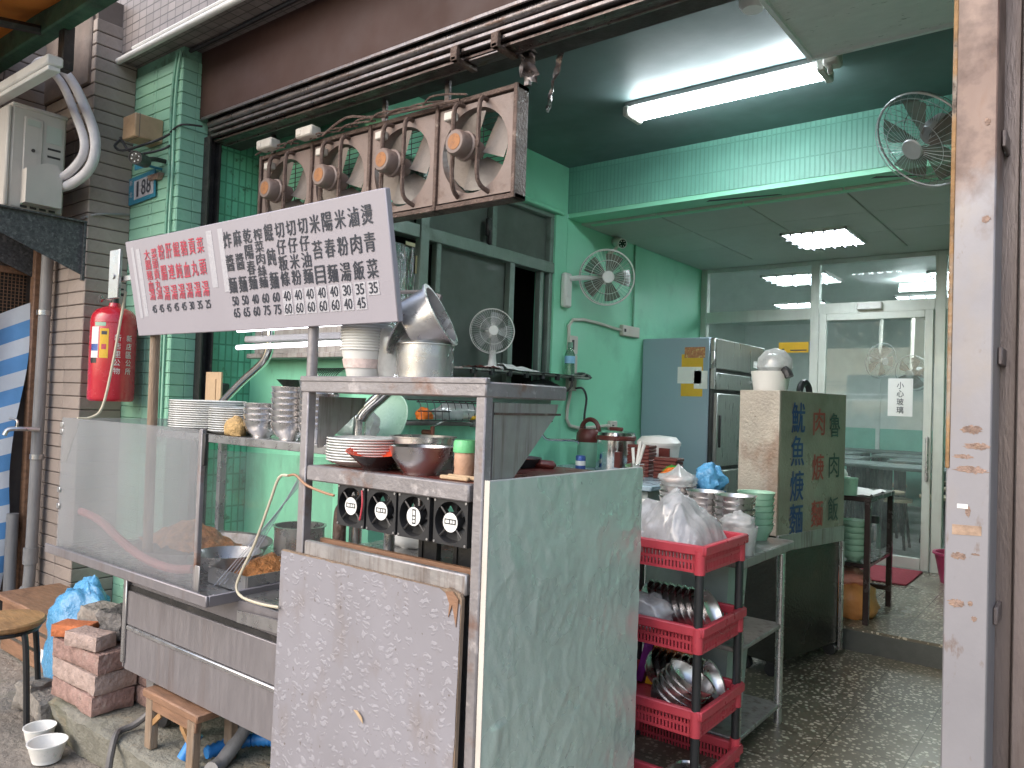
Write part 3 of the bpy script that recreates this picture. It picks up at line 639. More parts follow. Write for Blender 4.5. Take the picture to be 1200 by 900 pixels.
sg_ = thing('glass_warning_notice', 'white paper notice with four black characters stuck on the glass door', 'notice', (-1.3, 6.705, 1.5))
part(sg_, 'sheet', G().box(-1.405, -1.225, 6.708, 6.7125, 1.50, 1.80), M['paper'], None)
part(sg_, 'lettering', letters([(c, 0, .1-.065*i, .05, .055) for i, c in enumerate('小心玻璃')], TR(-1.315, 6.7065, 1.645) @ RotX(R(90))), M['ink'], None)
yp = thing('yellow_notice', 'yellow paper strip pasted on the glass beside the fridge', 'notice', (-2.2, 6.745, 2.0))
part(yp, 'sheet', G().box(-2.30, -2.045, 6.742, 6.7465, 2.02, 2.11), M['yellow'], None)
part(yp, 'print', G().box(-2.20, -2.06, 6.7405, 6.7415, 2.035, 2.045).box(-2.27, -2.25, 6.7405, 6.7415, 2.04, 2.055), M['ink'], None)
# dining room shell
dw = thing('dining_room_wall', 'white and mint green wall of the dining room behind the glass', 'wall', (-2, 12, .3))
part(dw, 'upper_wall', G().box(-4.6, 1.2, 11.5, 11.7, 1.32, 2.8).box(-4.6, -4.45, 6.8, 11.5, 1.32, 2.8), M['dining_white'], None)
part(dw, 'lower_wall', G().box(-4.6, 1.2, 11.5, 11.7, .30, 1.32).box(-4.6, -4.45, 6.8, 11.5, .30, 1.32), M['dining_green'], None)
part(dw, 'doorway', G().box(-1.35, -.95, 11.485, 11.5, .30, 2.1), M['pane_dark'], None)
part(dw, 'trunking', G().box(-2.55, -2.5, 11.47, 11.5, .30, 2.8), M['dining_white'], None)
def troffer(label, x0, x1, y0, y1, z, nx, ny, m_='troffer'):
    t = thing('ceiling_troffer', label, 'ceiling light', ((x0+x1)/2, (y0+y1)/2, z), 'louvred ceiling lights')
    part(t, 'diffuser', G().box(x0+.01, x1-.01, y0+.01, y1-.01, z+.012, z+.018), M[m_], None)
    q = G().box(x0, x1, y0, y0+.015, z-.004, z+.03).box(x0, x1, y1-.015, y1, z-.004, z+.03).box(x0, x0+.015, y0, y1, z-.004, z+.03).box(x1-.015, x1, y0, y1, z-.004, z+.03)
    part(t, 'frame', q, M['white'], None)
    for i in range(1, nx): part(t, 'louvre', G().box(x0+(x1-x0)*i/nx-.006, x0+(x1-x0)*i/nx+.006, y0, y1, z-.02, z+.006), M['louvre'], None)
    for j in range(1, ny): part(t, 'louvre', G().box(x0, x1, y0+(y1-y0)*j/ny-.006, y0+(y1-y0)*j/ny+.006, z-.0195, z+.0055), M['louvre'], None)
    return t
troffer('lit louvred ceiling light in front of the glass partition', -1.91, -1.45, 5.555, 6.13, 2.785, 6, 4, 'troffer_near')
for (x, y) in ((-2.35, 7.5), (-1.0, 7.9), (-1.55, 9.3), (-2.9, 9.4)):
    troffer('lit louvred ceiling light in the dining room behind the glass', x-.3, x+.3, y-.3, y+.3, 2.78, 4, 4)
single('dining_tube_light', G().cyl((-1.6,8.0,2.70), (-.6,8.1,2.70), .016).box(-1.6, -.6, 8.02, 8.08, 2.72, 2.76), M['troffer'], 'bright tube light hanging in the dining room behind the upper glass', 'tube light')
def table(x, y, label):
    t = thing('dining_table', label, 'table', (x, y, .3), 'dark dining tables behind the glass door')
    part(t, 'tabletop', G().box(x-.45, x+.45, y-.3, y+.3, 1.02, 1.05, .005), M['tabletop'])
    part(t, 'leg', G().box(x-.40, x-.36, y-.2, y+.2, .30, 1.02), M['black'], None)
    part(t, 'leg', G().box(x+.36, x+.40, y-.2, y+.2, .30, 1.02), M['black'], None)
for i, (x, y) in enumerate(((-2.15,7.9), (-2.5,8.8), (-1.35,8.9), (-1.7,9.8), (-2.8,9.8), (-2.0,10.8), (-.6,9.6), (-1.25,7.75), (-.75,8.6), (-2.9,10.8), (-1.0,10.7))): table(x, y, 'dark laminate dining table seen through the glass door')
st = thing('dining_stool', 'black dining stool with a pale seat beside a dining table', 'stool', (0,0,.3), 'stools in the dining room')
part(st, 'seat', G().lathe([(0,.0), (.15,.0), (.155,.02), (.15,.03), (0,.03)], (0,0,.42), 16), mat('stool_seat', (.33,.27,.18), .5), 40, True)
for a in range(4):
    c_, s_ = math.cos(a*math.pi/2+.78), math.sin(a*math.pi/2+.78)
    part(st, 'leg', G().tube([(.11*c_,.11*s_,.42), (.16*c_,.16*s_,0)], .014, 6), M['black'], 40, True)
first = True
for (x, y) in ((-1.55,7.75), (-2.0,8.35), (-1.75,8.45), (-1.3,8.35), (-1.0,8.4), (-1.9,9.35), (-1.35,9.4), (-2.4,9.3), (-1.0,9.3), (-1.6,10.3)):
    if first: st.location = (x, y, .30); first = False
    else: copy_thing(st, (x, y, .30))
# shop fittings on the far side
for x, z, d_, lb in ((-2.05,2.12,(.7,-.5,-.2),'dark wall fan inside the dining room nearer the ceiling'), (-1.72,1.98,(-.3,-.8,-.2),'dark wall fan inside the dining room nearer the notice')):
    DF.append((x, 9.4, z, d_, lb))
single('door_mat', G().box(-1.60, -1.12, 6.05, 6.66, .302, .314, .004), M['mat_red'], 'dark red mat in front of the sliding glass door', 'mat')
single('pink_basin', G().lathe([(0,0), (.11,0), (.15,.2), (.165,.205), (.165,.22), (.145,.22), (.10,.02), (0,.02)], (-.86,6.45,.30), 24), mat('pink_plastic', (.42,.05,.13), .4), 'pink plastic bucket beside the sliding door behind the column', 'bucket')

# refrigerator --------------------------------------------------------
t = thing('refrigerator', 'tall steel refrigerator with a pale blue side', 'refrigerator', (-2.7, 6.1, .3))
part(t, 'cabinet', G().box(-3.02, -2.44, 5.60, 6.70, .36, 2.06, .008), M['fridge'])
part(t, 'top_fascia', G().box(-2.439, -2.40, 5.61, 6.69, 1.82, 2.055, .006), M['fridge_steel'])
part(t, 'black_trim', G().box(-2.438, -2.425, 5.602, 6.69, .4, 1.82), M['black'], None)
part(t, 'control_panel', G().box(-2.43, -2.395, 5.64, 6.69, 1.66, 1.79, .006), M['fridge_steel'])
for y0, y1 in ((5.66, 6.16), (6.19, 6.69)):
    for z0, z1 in ((1.06, 1.63), (.42, 1.03)):
        dd = part(t, 'door', G().box(-2.43, -2.39, y0, y1, z0, z1, .008), M['fridge_steel'])
        part(dd, 'handle', G().box(-2.392, -2.375, y0+.03, y0+.05, z0+.15, z0+.4, .004), M['black'])
part(t, 'hinge', G().box(-2.43, -2.40, 5.60, 5.635, 1.66, 1.95, .004), M['steel'])
part(t, 'badge', G().box(-2.402, -2.399, 6.42, 6.50, 1.87, 1.93), M['paper'], None)
part(t, 'lock', G().cyl((-2.39,6.40,1.73), (-2.375,6.40,1.73), .02), M['chrome'])
part(t, 'lock', G().cyl((-2.39,6.47,1.73), (-2.375,6.47,1.73), .016), M['chrome'])
for z in (.30,):
    part(t, 'plinth', G().box(-3.0, -2.46, 5.65, 6.65, .30, .36), M['black'], None)
for nm, x0, x1, z0, z1, m_, lb in (('flyer', -2.645,-2.475,1.90,1.985,'flyer_orange','red and yellow flyer taped at the top of the fridge side'), ('flyer', -2.67,-2.49,1.60,1.93,'yellow','orange yellow sheet taped to the blue fridge side'),
                               ('note', -2.70,-2.50,1.70,1.83,'paper','white handwritten notes taped over the yellow fridge sheet'), ('note', -2.56,-2.45,1.66,1.80,'paper','small pale slip taped at the edge of the blue fridge side')):
    k = .0015*(['flyer','note'].index(nm)+ (1 if z0 > 1.65 else 0)+1)
    single(nm, G().box(x0, x1, 5.598-k-.001, 5.5995-k, z0, z1), M[m_], lb, 'paper', smooth=None)

# lettered steel cabinet ----------------------------------------------
ca, cb = Vector((-1.30, 3.87)), Vector((-1.16, 4.526))
ang = math.atan2(cb.y-ca.y, cb.x-ca.x)
CM = TR(-1.30, 3.87, 0) @ RotZ(ang)      # local x runs along the lettered side, y goes to its back
t = thing('lettered_food_cabinet', 'rust streaked steel food cabinet painted with blue, red and black characters', 'cabinet', (-1.30, 3.87, .17))
L = .672
part(t, 'upper_box', G().box(0, L, .012, .23, .90, 1.60, .006).xf(CM), mat('cabinet_steel', (.36,.35,.31), .32, .85, var=.2, scale=4, dirt=[D((.10,.085,.05),.5,.72,3.2,(1,1,.8),.6)]))
part(t, 'front_sheet', G().box(-.001, L, .0, .012, .88, 1.61, .003).xf(CM), mat('lettered_sheet', (.27,.245,.20), .36, .2, var=.25, scale=3, dirt=[D((.11,.10,.07),.5,.74,2.6,(1,1,.8),.6)]))
part(t, 'end_sheet', G().box(-.014, -.001, .0, .23, .88, 1.61, .003).xf(CM), mat('rusty_end_sheet', (.42,.38,.33), .42, .45, var=.2, scale=5, bump=.1, dirt=[D((.22,.12,.075),.48,.66,3,(1,1,.6),.75), D((.07,.04,.03),.66,.7,40,k=.8)]))
part(t, 'lower_box', G().box(.02, L-.02, .01, .22, .24, .88, .005).xf(CM), mat('dark_polished_base', (.07,.075,.068), .16, .85, var=.3, scale=2, dirt=[D((.16,.12,.08),.55,.75,3,k=.4)]))
part(t, 'apron', G().box(-.004, L+.004, -.004, .01, .80, .885, .003).xf(CM), M['steel_dirty'])
for sx in (.04, L-.04):
    for sy in (.04, .19):
        part(t, 'caster', G().cyl((sx-.015,sy,.205), (sx+.015,sy,.205), .034).box(sx-.02, sx+.02, sy-.02, sy+.02, .225, .245).xf(CM), M['black'])
part(t, 'leg', G().box(L-.025, L-.003, -.012, .008, .20, .80, .003).xf(CM), M['steel'])
LM = CM @ TR(0, -.002, 0) @ RotX(R(90))
def colm(s, x, zs, w, h): return [(c, x, z, w, h) for c, z in zip(s, zs)]
for s_, x, zs, w, h, b, m_ in (('魷魚焿麵', .165, (1.475,1.305,1.125,.955), .128, .155, .022, 'paintblue'), ('肉焿麵', .375, (1.455,1.215,.97), .118, .14, .02, 'paintred'), ('魯肉飯', .545, (1.44,1.22,.985), .112, .13, .016, 'inkgreen')):
    for c, z in zip(s_, zs): part(t, 'character', letters([(c, x, z, w, h)], LM, b), M[m_], None)
part(t, 'handle', G().tube([CM @ Vector((.40+.05*math.cos(a), .1, 1.61+.055*math.sin(a))) for a in [i*math.pi/8 for i in range(9)]], .018, 8), M['black'])
t = thing('white_food_tub', 'white tub holding a steel bowl in a clear bag on the lettered cabinet', 'tub', tuple(CM @ Vector((.1,.14,1.61))))
c_ = CM @ Vector((.11,.13,1.61))
part(t, 'tub', G().lathe([(0,0), (.085,0), (.1,.1), (.095,.1), (.08,.01), (0,.01)], c_, 24), M['white'])
single('bagged_bowl', G().lathe([(0,.0), (.06,.01), (.09,.05), (.085,.10), (.05,.14), (0,.155)], c_+Vector((.02,0,.07)), 22), M['bag'], 'cloudy plastic bagged bowl sitting in the white tub', 'bagged bowl')
single('black_pot_handle', G().tube([c_+Vector((.06,-.03,.12)), c_+Vector((.10,-.05,.10)), c_+Vector((.115,-.055,.07))], .022, 8), M['black'], 'black handle sticking out of the white tub', 'handle')

# black side table beyond ---------------------------------------------
t = thing('black_side_table', 'black metal two-tier side table behind the lettered cabinet', 'table', (-1.3, 5.2, .3))
part(t, 'tabletop', G().box(-1.75, -1.07, 4.75, 5.36, 1.0, 1.03, .004), M['lacquer_black'])
part(t, 'lower_shelf', G().box(-1.74, -1.08, 4.76, 5.35, .62, .645, .004), M['lacquer_black'])
part(t, 'rail', G().box(-1.74, -1.08, 5.32, 5.35, .40, .43, .003), M['lacquer_black'])
for x, y in ((-1.09,4.77), (-1.09,5.34), (-1.73,4.77), (-1.73,5.34)):
    part(t, 'leg', G().box(x-.016, x+.016, y-.016, y+.016, .30, 1.0, .003), M['lacquer_black'])
def crumple(c, rx, ry, rz, seed, amp=.3, n=26, m_=18, flat=True, knot=0):
    g = G(); o = []
    def fn(u, v):
        a = 2*math.pi*u; b = math.pi*v
        d = Vector((math.sin(b)*math.cos(a), math.sin(b)*math.sin(a), math.cos(b)))
        k = 1+amp*noise.noise(d*2.1+Vector((seed*5.3,0,0)))+amp*.55*abs(noise.noise(d*4.7+Vector((0,seed*3.1,0))))+amp*.25*noise.noise(d*11+Vector((0,0,seed)))
        z = d.z*rz*k
        if flat: z = max(z, -rz*.55)
        if knot and d.z > .7: z += knot*(d.z-.7)/.3; 
        s_ = 1-(.75*(d.z-.6)/.4 if knot and d.z > .6 else 0)
        return (c[0]+d.x*rx*k*s_, c[1]+d.y*ry*k*s_, c[2]+(rz*.55 if flat else 0)+z)
    return g.sheet(fn, n, m_)
t = thing('shopping_bag', 'orange and pink plastic carrier bag on the floor under the black table', 'plastic bag', (-1.25, 4.98, .3))
part(t, 'bag', crumple((-1.25,4.98,.30), .17, .19, .15, 3, .18), M['bag_orange'], 60)
part(t, 'bag_top', crumple((-1.24,4.98,.49), .12, .13, .055, 9, .25), M['bag_pink'], 60)
single('folded_newspaper', G().sheet(lambda u, v: (-1.45+.36*u, 4.80+.42*v, 1.034+.05*math.exp(-((u-.3)**2+(v-.6)**2)*9)+.012*nz(u*6, v*6)), 20, 20), M['paper'], 'white newspaper heaped on the black side table', 'newspaper', smooth=60)
single('white_snack_bag', crumple((-1.42,5.1,1.04), .15, .12, .09, 5, .3), M['paper'], 'white plastic bundle piled on the black side table', 'plastic bag', smooth=60)
single('pink_wrapper', crumple((-1.45,4.92,1.05), .10, .07, .05, 11, .3), M['bag_pink'], 'pink wrapper lying among papers on the black side table', 'wrapper', smooth=60)
single('green_cup', G().lathe([(0,0), (.06,0), (.065,.1), (.06,.1), (.055,.01), (0,.01)], (-1.22,4.80,1.03), 20), M['greenbowl'], 'pale green cup at the edge of the black side table', 'cup')
bw_m = {}
def bowlmesh(key, r, h, m_, foot=.45, n=28):
    t_ = .003
    pr = [(0,.004), (r*foot,.004), (r*foot,0), (r*foot+.004,0), (r*foot+.006,.006), (r*.78,h*.34), (r*.93,h*.68), (r,h), (r+.003,h+.002), (r-.004,h), (r*.9,h*.68), (r*.74,h*.36), (r*.4,.012), (0,.012)]
    return G().lathe(pr, n=n).mesh(key, m_, 40)
def platemesh(key, r, h, m_):
    return G().lathe([(0,.002), (r*.6,.002), (r*.62,0), (r*.65,.002), (r*.9,h*.6), (r,h), (r-.002,h+.003), (r*.88,h*.75), (r*.6,.007), (0,.007)], n=32).mesh(key, m_, 40)
bm_green = bowlmesh('green_bowl', .075, .06, M['greenbowl'])
for i in range(6):
    place(bm_green, 'green_bowl', (-1.18, 4.84, .646+.035*i), 'pale green bowl in the stack on the black table shelf', 'bowl', 'green bowls under the black table')
t = thing('water_bottle', 'clear water bottle with a black cap on the black table shelf', 'bottle', (-1.13, 5.12, .646))
part(t, 'body', G().lathe([(0,0), (.035,0), (.038,.02), (.036,.16), (.02,.2), (.02,.21), (0,.21)], (-1.13,5.12,.646), 18), M['clear'])
part(t, 'cap', G().cyl((-1.13,5.12,.84), (-1.13,5.12,.885), .026), M['black'])

# ------------------------------------------------------------------ ceiling tube light
t = thing('ceiling_tube_light', 'twin fluorescent tube light on the dark teal ceiling', 'tube light', (-1.6, 3.68, 3.1))
part(t, 'tray', G().box(-2.12, -1.06, 3.645, 3.765, 3.140, 3.168, .004), M['pvc'])
for y in (3.66, 3.75):
    part(t, 'tube', G().cyl((-2.08,y,3.108), (-1.10,y,3.108), .016, n=12), M['tube'])
for x in (-2.12, -1.095):
    part(t, 'end_cap', G().box(x, x+.035, 3.62, 3.79, 3.085, 3.14, .006), M['offwhite'])
single('ceiling_junction', G().box(-1.05, -.98, 3.56, 3.64, 3.08, 3.17, .01).box(-1.03, -1.01, 3.57, 3.59, 3.04, 3.08, .004), M['offwhite'], 'cream junction clip where the tube light meets the white panel', 'junction box')
single('smoke_detector', G().lathe([(0,0), (.04,.0), (.055,.02), (.055,.045), (0,.045)], (-1.16,2.99,3.122), 20), M['white'], 'round white detector on the ceiling beside the white panel', 'detector')

# ------------------------------------------------------------------ exhaust fans in their rack
def ringplate(s, r, y0, y1, n=48, rc=.02):
    g = G(); o = []
    def sq(a):
        c, d = math.cos(a), math.sin(a); k = s/max(abs(c), abs(d)); return (k*c, k*d)
    for k in range(n):
        a = 2*math.pi*k/n; x, z = sq(a)
        o += [(x, y0, z), (r*math.cos(a), y0, r*math.sin(a)), ((r-.004)*math.cos(a), y1, (r-.004)*math.sin(a)), (x, y1, z)]
    f = []
    for k in range(n):
        a = 4*k; b = 4*((k+1) % n)
        for i in range(4): f.append((a+i, a+(i+1) % 4, b+(i+1) % 4, b+i))
    return g.add(o, f)
ef = thing('exhaust_fan', 'greasy square exhaust fan nearest the green pillar', 'exhaust fan', (0,0,0), 'row of four exhaust fans')
part(ef, 'frame', ringplate(.218, .194, -.03, .03), M['rose'], 30, True)
part(ef, 'motor', G().lathe([(0,-.01), (.05,-.01), (.058,.0), (.058,.05), (.066,.055), (.066,.075), (.05,.08), (.045,.15), (0,.15)], (0,-.155,0), 16, RotX(R(-90))), M['rose'], 40, True)
part(ef, 'sticker', G().lathe([(0,0), (.036,0), (.036,.002), (0,.002)], (0,-.1665,0), 18, RotX(R(-90))), M['sticker_orange'], 40, True)
for x in (-.075, .075):
    part(ef, 'strut', G().tube([(x*.9,-.02,.215), (x,-.085,.19), (x,-.09,.0), (x,-.085,-.16), (x*1.25,-.02,-.205)], .011, 6), M['grime'], 50, True)
part(ef, 'strut', G().box(-.085, .085, -.1, -.085, -.022, .022, .004), M['grime'], 40, True)
for k in range(4):
    def bl(u, v, k=k):
        a = k*math.pi/2+.35+(u-.5)*1.38; r_ = .04+.14*v; return (r_*math.cos(a), .0+.05*(u-.5), r_*math.sin(a))
    part(ef, 'blade', G().sheet(bl, 6, 4), M['fanblade_old'], 60, True)
gr = G()
for i in range(15):
    z = -.182+i*.026; w = math.sqrt(max(.001, .19**2-z*z)); gr.tube([(-w,.03,z), (w,.03,z)], .0022, 4)
gr.tube([(0,.032,-.19), (0,.032,.19)], .003, 4)
part(ef, 'grille', gr, M['wire'], None, True)
part(ef, 'connector', G().box(-.16, -.10, -.07, -.03, .15, .19, .005), M['offwhite'], 40, True)
FX = [-3.68, -3.213, -2.746, -2.279]
efl = ['greasy square exhaust fan nearest the green pillar', 'second exhaust fan from the green pillar, under a nest of cables', 'third exhaust fan from the green pillar with green light behind', 'exhaust fan at the open end of the row beside the torn flap']
for i, x in enumerate(FX):
    if i == 0: ef.location = (x, 2.62, 2.635)
    else: copy_thing(ef, (x, 2.62, 2.635), None, efl[i])
t = thing('fan_rack', 'brown angle iron rack holding the four exhaust fans', 'rack', (-3, 2.62, 2.4))
part(t, 'rail', G().box(-3.92, -2.03, 2.58, 2.66, 2.385, 2.408, .003), M['grime'])
part(t, 'rail', G().box(-3.92, -2.03, 2.58, 2.66, 2.862, 2.885, .003), M['grime'])
for x in (-3.925, -3.4515, -2.9845, -2.5175, -2.051):
    part(t, 'upright', G().box(x, x+.021, 2.575, 2.66, 2.385, 2.885, .003), M['grime'])
for x in (-3.9, -2.95, -2.515, -2.04):
    part(t, 'hanger', G().box(x, x+.03, 2.63, 2.65, 2.885, 3.02, .003), M['light_rail'])
g = G()
for i in range(12):
    x = -3.95+i*.12+.06*rnd.random(); h_ = .012*rnd.random()
    g.tube([(x,2.55,2.885), (x+.07,2.52+.03*rnd.random(),2.893+h_), (x+.16,2.53+.03*rnd.random(),2.888+h_*1.5), (x+.27,2.56,2.885)], .005, 5)
g.tube([(-3.3,2.54,2.88), (-3.1,2.53,2.93), (-2.9,2.55,2.90), (-2.5,2.55,2.875), (-2.35,2.56,2.87)], .007, 6)
single('fan_wiring', g, M['grime'], 'tangle of greasy cables lying on top of the exhaust fan rack', 'cables', kind='stuff')
for x, lb in ((-3.42, 'greasy white socket box on the fan rack between the first two fans'), (-3.78, 'greasy white socket box on the fan rack over the fan by the pillar')):
    single('socket_box', G().box(x-.07, x+.07, 2.50, 2.57, 2.885, 2.94, .008).box(x-.05, x-.02, 2.497, 2.5, 2.90, 2.925), M['offwhite'], lb, 'socket')

# ------------------------------------------------------------------ menu sign
S0 = Vector((0, 1.5, 1.716)); upv = Vector((0, -.07, .364)).normalized(); nrm = Vector((1,0,0)).cross(upv)
SM = Matrix(((1,0,nrm.x,S0.x), (0,upv.y,nrm.y,S0.y), (0,upv.z,nrm.z,S0.z), (0,0,0,1)))   # local z points at the viewer
t = thing('menu_sign', 'long white menu board with red and black characters and prices', 'sign', (-2.3, 1.5, 1.716))
part(t, 'board', G().box(-3.066, -1.579, 0, .371, -.022, 0, .003).xf(SM), M['sign'])
SL = SM @ TR(0, 0, .0018)
blk = ['炸醬麵','麻醬麵','乾陽春麵','榨菜肉絲麵','餛飩麵','切仔粄條','切仔米粉','切仔油麵','米苔目','陽春麵','米粉湯','滷肉飯','燙青菜']
red = ['大腸豬血湯','菜頭貢丸湯','粉腸湯','肝連湯','餛飩湯','豬血湯','貢丸湯','菜頭湯']
ROW = {3: (.308,.231,.156), 4: (.309,.257,.206,.157), 5: (.308,.269,.230,.191,.154)}
HT = {3: .055, 4: .047, 5: .037}
for i, s_ in enumerate(blk):
    n = len(s_); part(t, 'menu_item', letters([(c, -2.362+.0584*i, v, .046, HT[n]) for c, v in zip(s_, ROW[n])], SL, .014), M['ink'], None)
for i, s_ in enumerate(red):
    n = len(s_); part(t, 'menu_item', letters([(c, -2.908+.0537*i, v, .042, HT[n]) for c, v in zip(s_, ROW[n])], SL, .012), M['inkred'], None)
pw = [(50,65), (50,65), (40,60), (60,75), (60,75), (40,60), (40,60), (40,60), (40,60), (40,60), (30,40), (35,45), (35,None)]
for i, (a, b) in enumerate(pw):
    x = -2.359+.0578*i
    if i >= 5:
        part(t, 'price_sticker', G().box(x-.024, x+.024, .081 if b is None else .042, .122, .0006, .0012).xf(SM), M['tape'], None)
    it = number(str(a), x, .102, .031, .017)
    if b: it += number(str(b), x, .062, .031, .017)
    part(t, 'price', letters(it, SL, .03), M['ink'], None)
for i, a in enumerate((45,45,45,45,45,30,35,25)):
    part(t, 'price', letters(number(str(a), -2.908+.054*i, .101, .029, .015), SL, .022), M['ink'], None)
for x, v0, v1, w in ((-3.015,.07,.345,.022), (-2.975,.075,.335,.03), (-2.47,.155,.35,.035), (-2.40,.135,.35,.03)):
    part(t, 'tape_strip', G().box(x-w/2, x+w/2, v0, v1, .0004, .0009).xf(SM), M['tape'], None)
part(t, 'mounting_plate', G().box(-3.45, -3.10, 1.555, 1.565, 1.965, 1.985).box(-3.425, -3.335, 1.535, 1.55, 1.89, 2.10, .003).cyl((-3.38,1.53,1.985), (-3.38,1.536,1.985), .012), M['steel'])
single('sign_post', G().cyl((-2.985,1.535,.83), (-3.0,1.535,1.76), .019, n=12), M['wood_grey'], 'weathered pole holding the menu board at the fire extinguisher end', 'post')
single('sign_post', G().cyl((-1.995,1.53,1.55), (-1.995,1.53,1.75), .017, n=12), M['steel_paint'], 'short rusty steel pole holding the menu board above the stall shelf', 'post')

# lit tube lights under the sign
t = thing('stall_tube_light', 'twin lit tube lamp hanging below the menu board', 'tube light', (-2.7, 2.0, 1.7))
part(t, 'fixture', G().box(-3.14, -2.15, 2.02, 2.06, 1.735, 1.765, .006), M['pvc'])
part(t, 'tube', G().cyl((-3.11,1.97,1.785), (-2.2,1.97,1.793), .009, n=12), M['stalltube'])
part(t, 'tube', G().cyl((-3.11,1.97,1.708), (-2.2,1.97,1.716), .010, n=12), M['stalltube'])
for x in (-3.0, -2.3): part(t, 'hanger', G().cyl((x,2.02,1.765), (x,2.03,1.9), .004, n=6), M['wire'])
part(t, 'crossbar', G().tube([(-3.2,2.03,1.9), (-2.0,2.03,1.9), (-1.96,1.95,1.75), (-1.96,1.82,1.55)], .008, 6), M['wire'])

# ------------------------------------------------------------------ noodle stall (right part, with computer fans)
t = thing('noodle_stall', 'rusty painted steel noodle stall frame with two shelves', 'stall', (-1.6, 1.7, .17))
SP = M['steel_paint']
for x in (-1.985, -1.273):
    part(t, 'post', G().box(x, x+.033, 1.487, 1.52, .17, 1.515, .004), SP)
    part(t, 'post', G().box(x, x+.03, 2.02, 2.06, .17, 1.26, .004), SP)
part(t, 'upper_shelf', G().box(-1.988, -1.237, 1.484, 1.85, 1.512, 1.552, .004), SP)
part(t, 'shelf_lip', G().box(-1.99, -1.235, 1.481, 1.50, 1.545, 1.562, .003), SP)
part(t, 'middle_shelf', G().box(-1.942, -1.283, 1.50, 2.18, 1.268, 1.288, .003), M['maroon'])
part(t, 'middle_rail', G().box(-1.942, -1.283, 1.484, 1.515, 1.243, 1.289, .004), SP)
part(t, 'trough_rail', G().box(-1.942, -1.283, 1.486, 1.505, 1.005, 1.06, .004), M['steel_dirty'])
part(t, 'trough', G().box(-1.94, -1.285, 1.515, 1.56, 1.02, 1.03).box(-1.94, -1.285, 1.545, 1.56, 1.03, 1.06), M['wood_red'], None)
part(t, 'counter', G().box(-1.99, -1.27, 1.56, 2.30, .985, 1.01, .004), M['steel'])
part(t, 'cabinet', G().box(-1.94, -1.29, 1.55, 2.25, .25, .985), M['steel_dirty'], None)
for x, yb, zb, m_ in ((-1.252, 1.82, 1.235, M['steel_dirty']), (-1.955, 1.72, 1.34, M['steel_dirty'])):
    part(t, 'gusset', G().prism([(x,1.53,1.50), (x,yb,1.50), (x,yb-.01,1.47), (x,1.545,zb), (x,1.53,zb)], (.006,0,0)), m_, None)
part(t, 'gusset_rib', G().box(-1.246, -1.243, 1.53, 1.83, 1.468, 1.474), M['grime'], None)
# splash boards
def fl(u, v): return (-2.03+.75*u, 1.458+.012*v+.003*nz(u*3, v*3), .172+.85*v-.012*(u > .93)*(v > .97))
t = thing('floral_panel', 'grey floral vinyl panel with a torn corner leaning on the stall front', 'panel', (-1.65, 1.46, .17))
part(t, 'board', G().prism([(-2.03,1.4605,.172), (-1.283,1.4605,.172), (-1.283,1.4725,1.0), (-1.29,1.473,1.012), (-1.33,1.473,1.022), (-1.345,1.473,1.017), (-2.033,1.473,1.020)], (0,.012,0)), M['wood_grey'], None)
part(t, 'vinyl', G().sheet(lambda u, v: (-2.032+.7475*u-.008*max(0, nz(v*9,3))*(u > .99), 1.4585+.012*v+.0012*nz(u*7, v*7), .17+.847*v-.03*max(0, (u-.9)/.1)*max(0, (v-.94)/.06)+.003*nz(u*20, 0, v)*(v > .99)), 40, 40), M['floral'], 60)
part(t, 'tear', G().prism([(-1.655,1.457,.63), (-1.64,1.457,.62), (-1.615,1.457,.603), (-1.62,1.457,.618), (-1.64,1.457,.632)], (0,.002,0)), M['cream'], None)
part(t, 'tear', G().prism([(-1.335,1.4665,1.013), (-1.32,1.4665,.985), (-1.322,1.4665,.95), (-1.31,1.4665,.985), (-1.295,1.4665,.93), (-1.29,1.4665,1.0), (-1.31,1.4665,1.017)], (0,.003,0)), M['wood_red'], None)
t = thing('green_foil_board', 'tall board covered in wrinkled pale green foil at the stall side', 'board', (-1.25, 1.9, .17))
part(t, 'board', G().box(-1.239, -1.2285, 1.495, 2.30, .172, 1.302), M['white'], None)
def fb(u, v):
    y = 1.497+.802*u; z = .173+1.127*v
    w_ = .25*nz(y*3, z*3, 5); d = .0028*(1-abs(nz((y+w_)*5, z*2.0)))**6+.002*(1-abs(nz((y-w_)*11, (z+y)*6, 1)))**7+.0014*nz(y*30, z*20, 2)+.003*nz(y*5, z*4, 8)+.006*math.exp(-((y-1.7+.25*(1-v))/.03)**2)*(v < .45)
    return (-1.2275+d, y, z)
part(t, 'foil', G().sheet(fb, 110, 140), M['foilboard'], 60)
part(t, 'edge_strip', G().box(-1.239, -1.2225, 1.4935, 1.4965, .172, 1.303), M['offwhite'], None)

# computer fans -------------------------------------------------------
pf_ = thing('computer_fan', 'black computer fan under the stall shelf beside the bent pipe', 'cooling fan', (0,0,0), 'row of computer fans on the stall')
part(pf_, 'frame', ringplate(.0595, .054, -.019, .019, 40), M['black'], 30, True)
for k in range(4):
    a = math.pi/4+k*math.pi/2; part(pf_, 'spoke', G().tube([(.02*math.cos(a),-.014,.02*math.sin(a)), (.064*math.cos(a),-.014,.064*math.sin(a))], .0032, 6), M['darkmetal'], None, True)
for k in range(7):
    def bl(u, v, k=k):
        a = k*2*math.pi/7+(u-.5)*.8; r_ = .02+.031*v; return (r_*math.cos(a), .006+.014*(u-.5), r_*math.sin(a))
    part(pf_, 'blade', G().sheet(bl, 4, 2), M['black'], 60, True)
hb = part(pf_, 'hub', G().lathe([(0,.0), (.026,.0), (.027,.004), (.027,.03), (0,.03)], (0,-.018,0), 24, RotX(R(-90))), M['black'], 40, True)
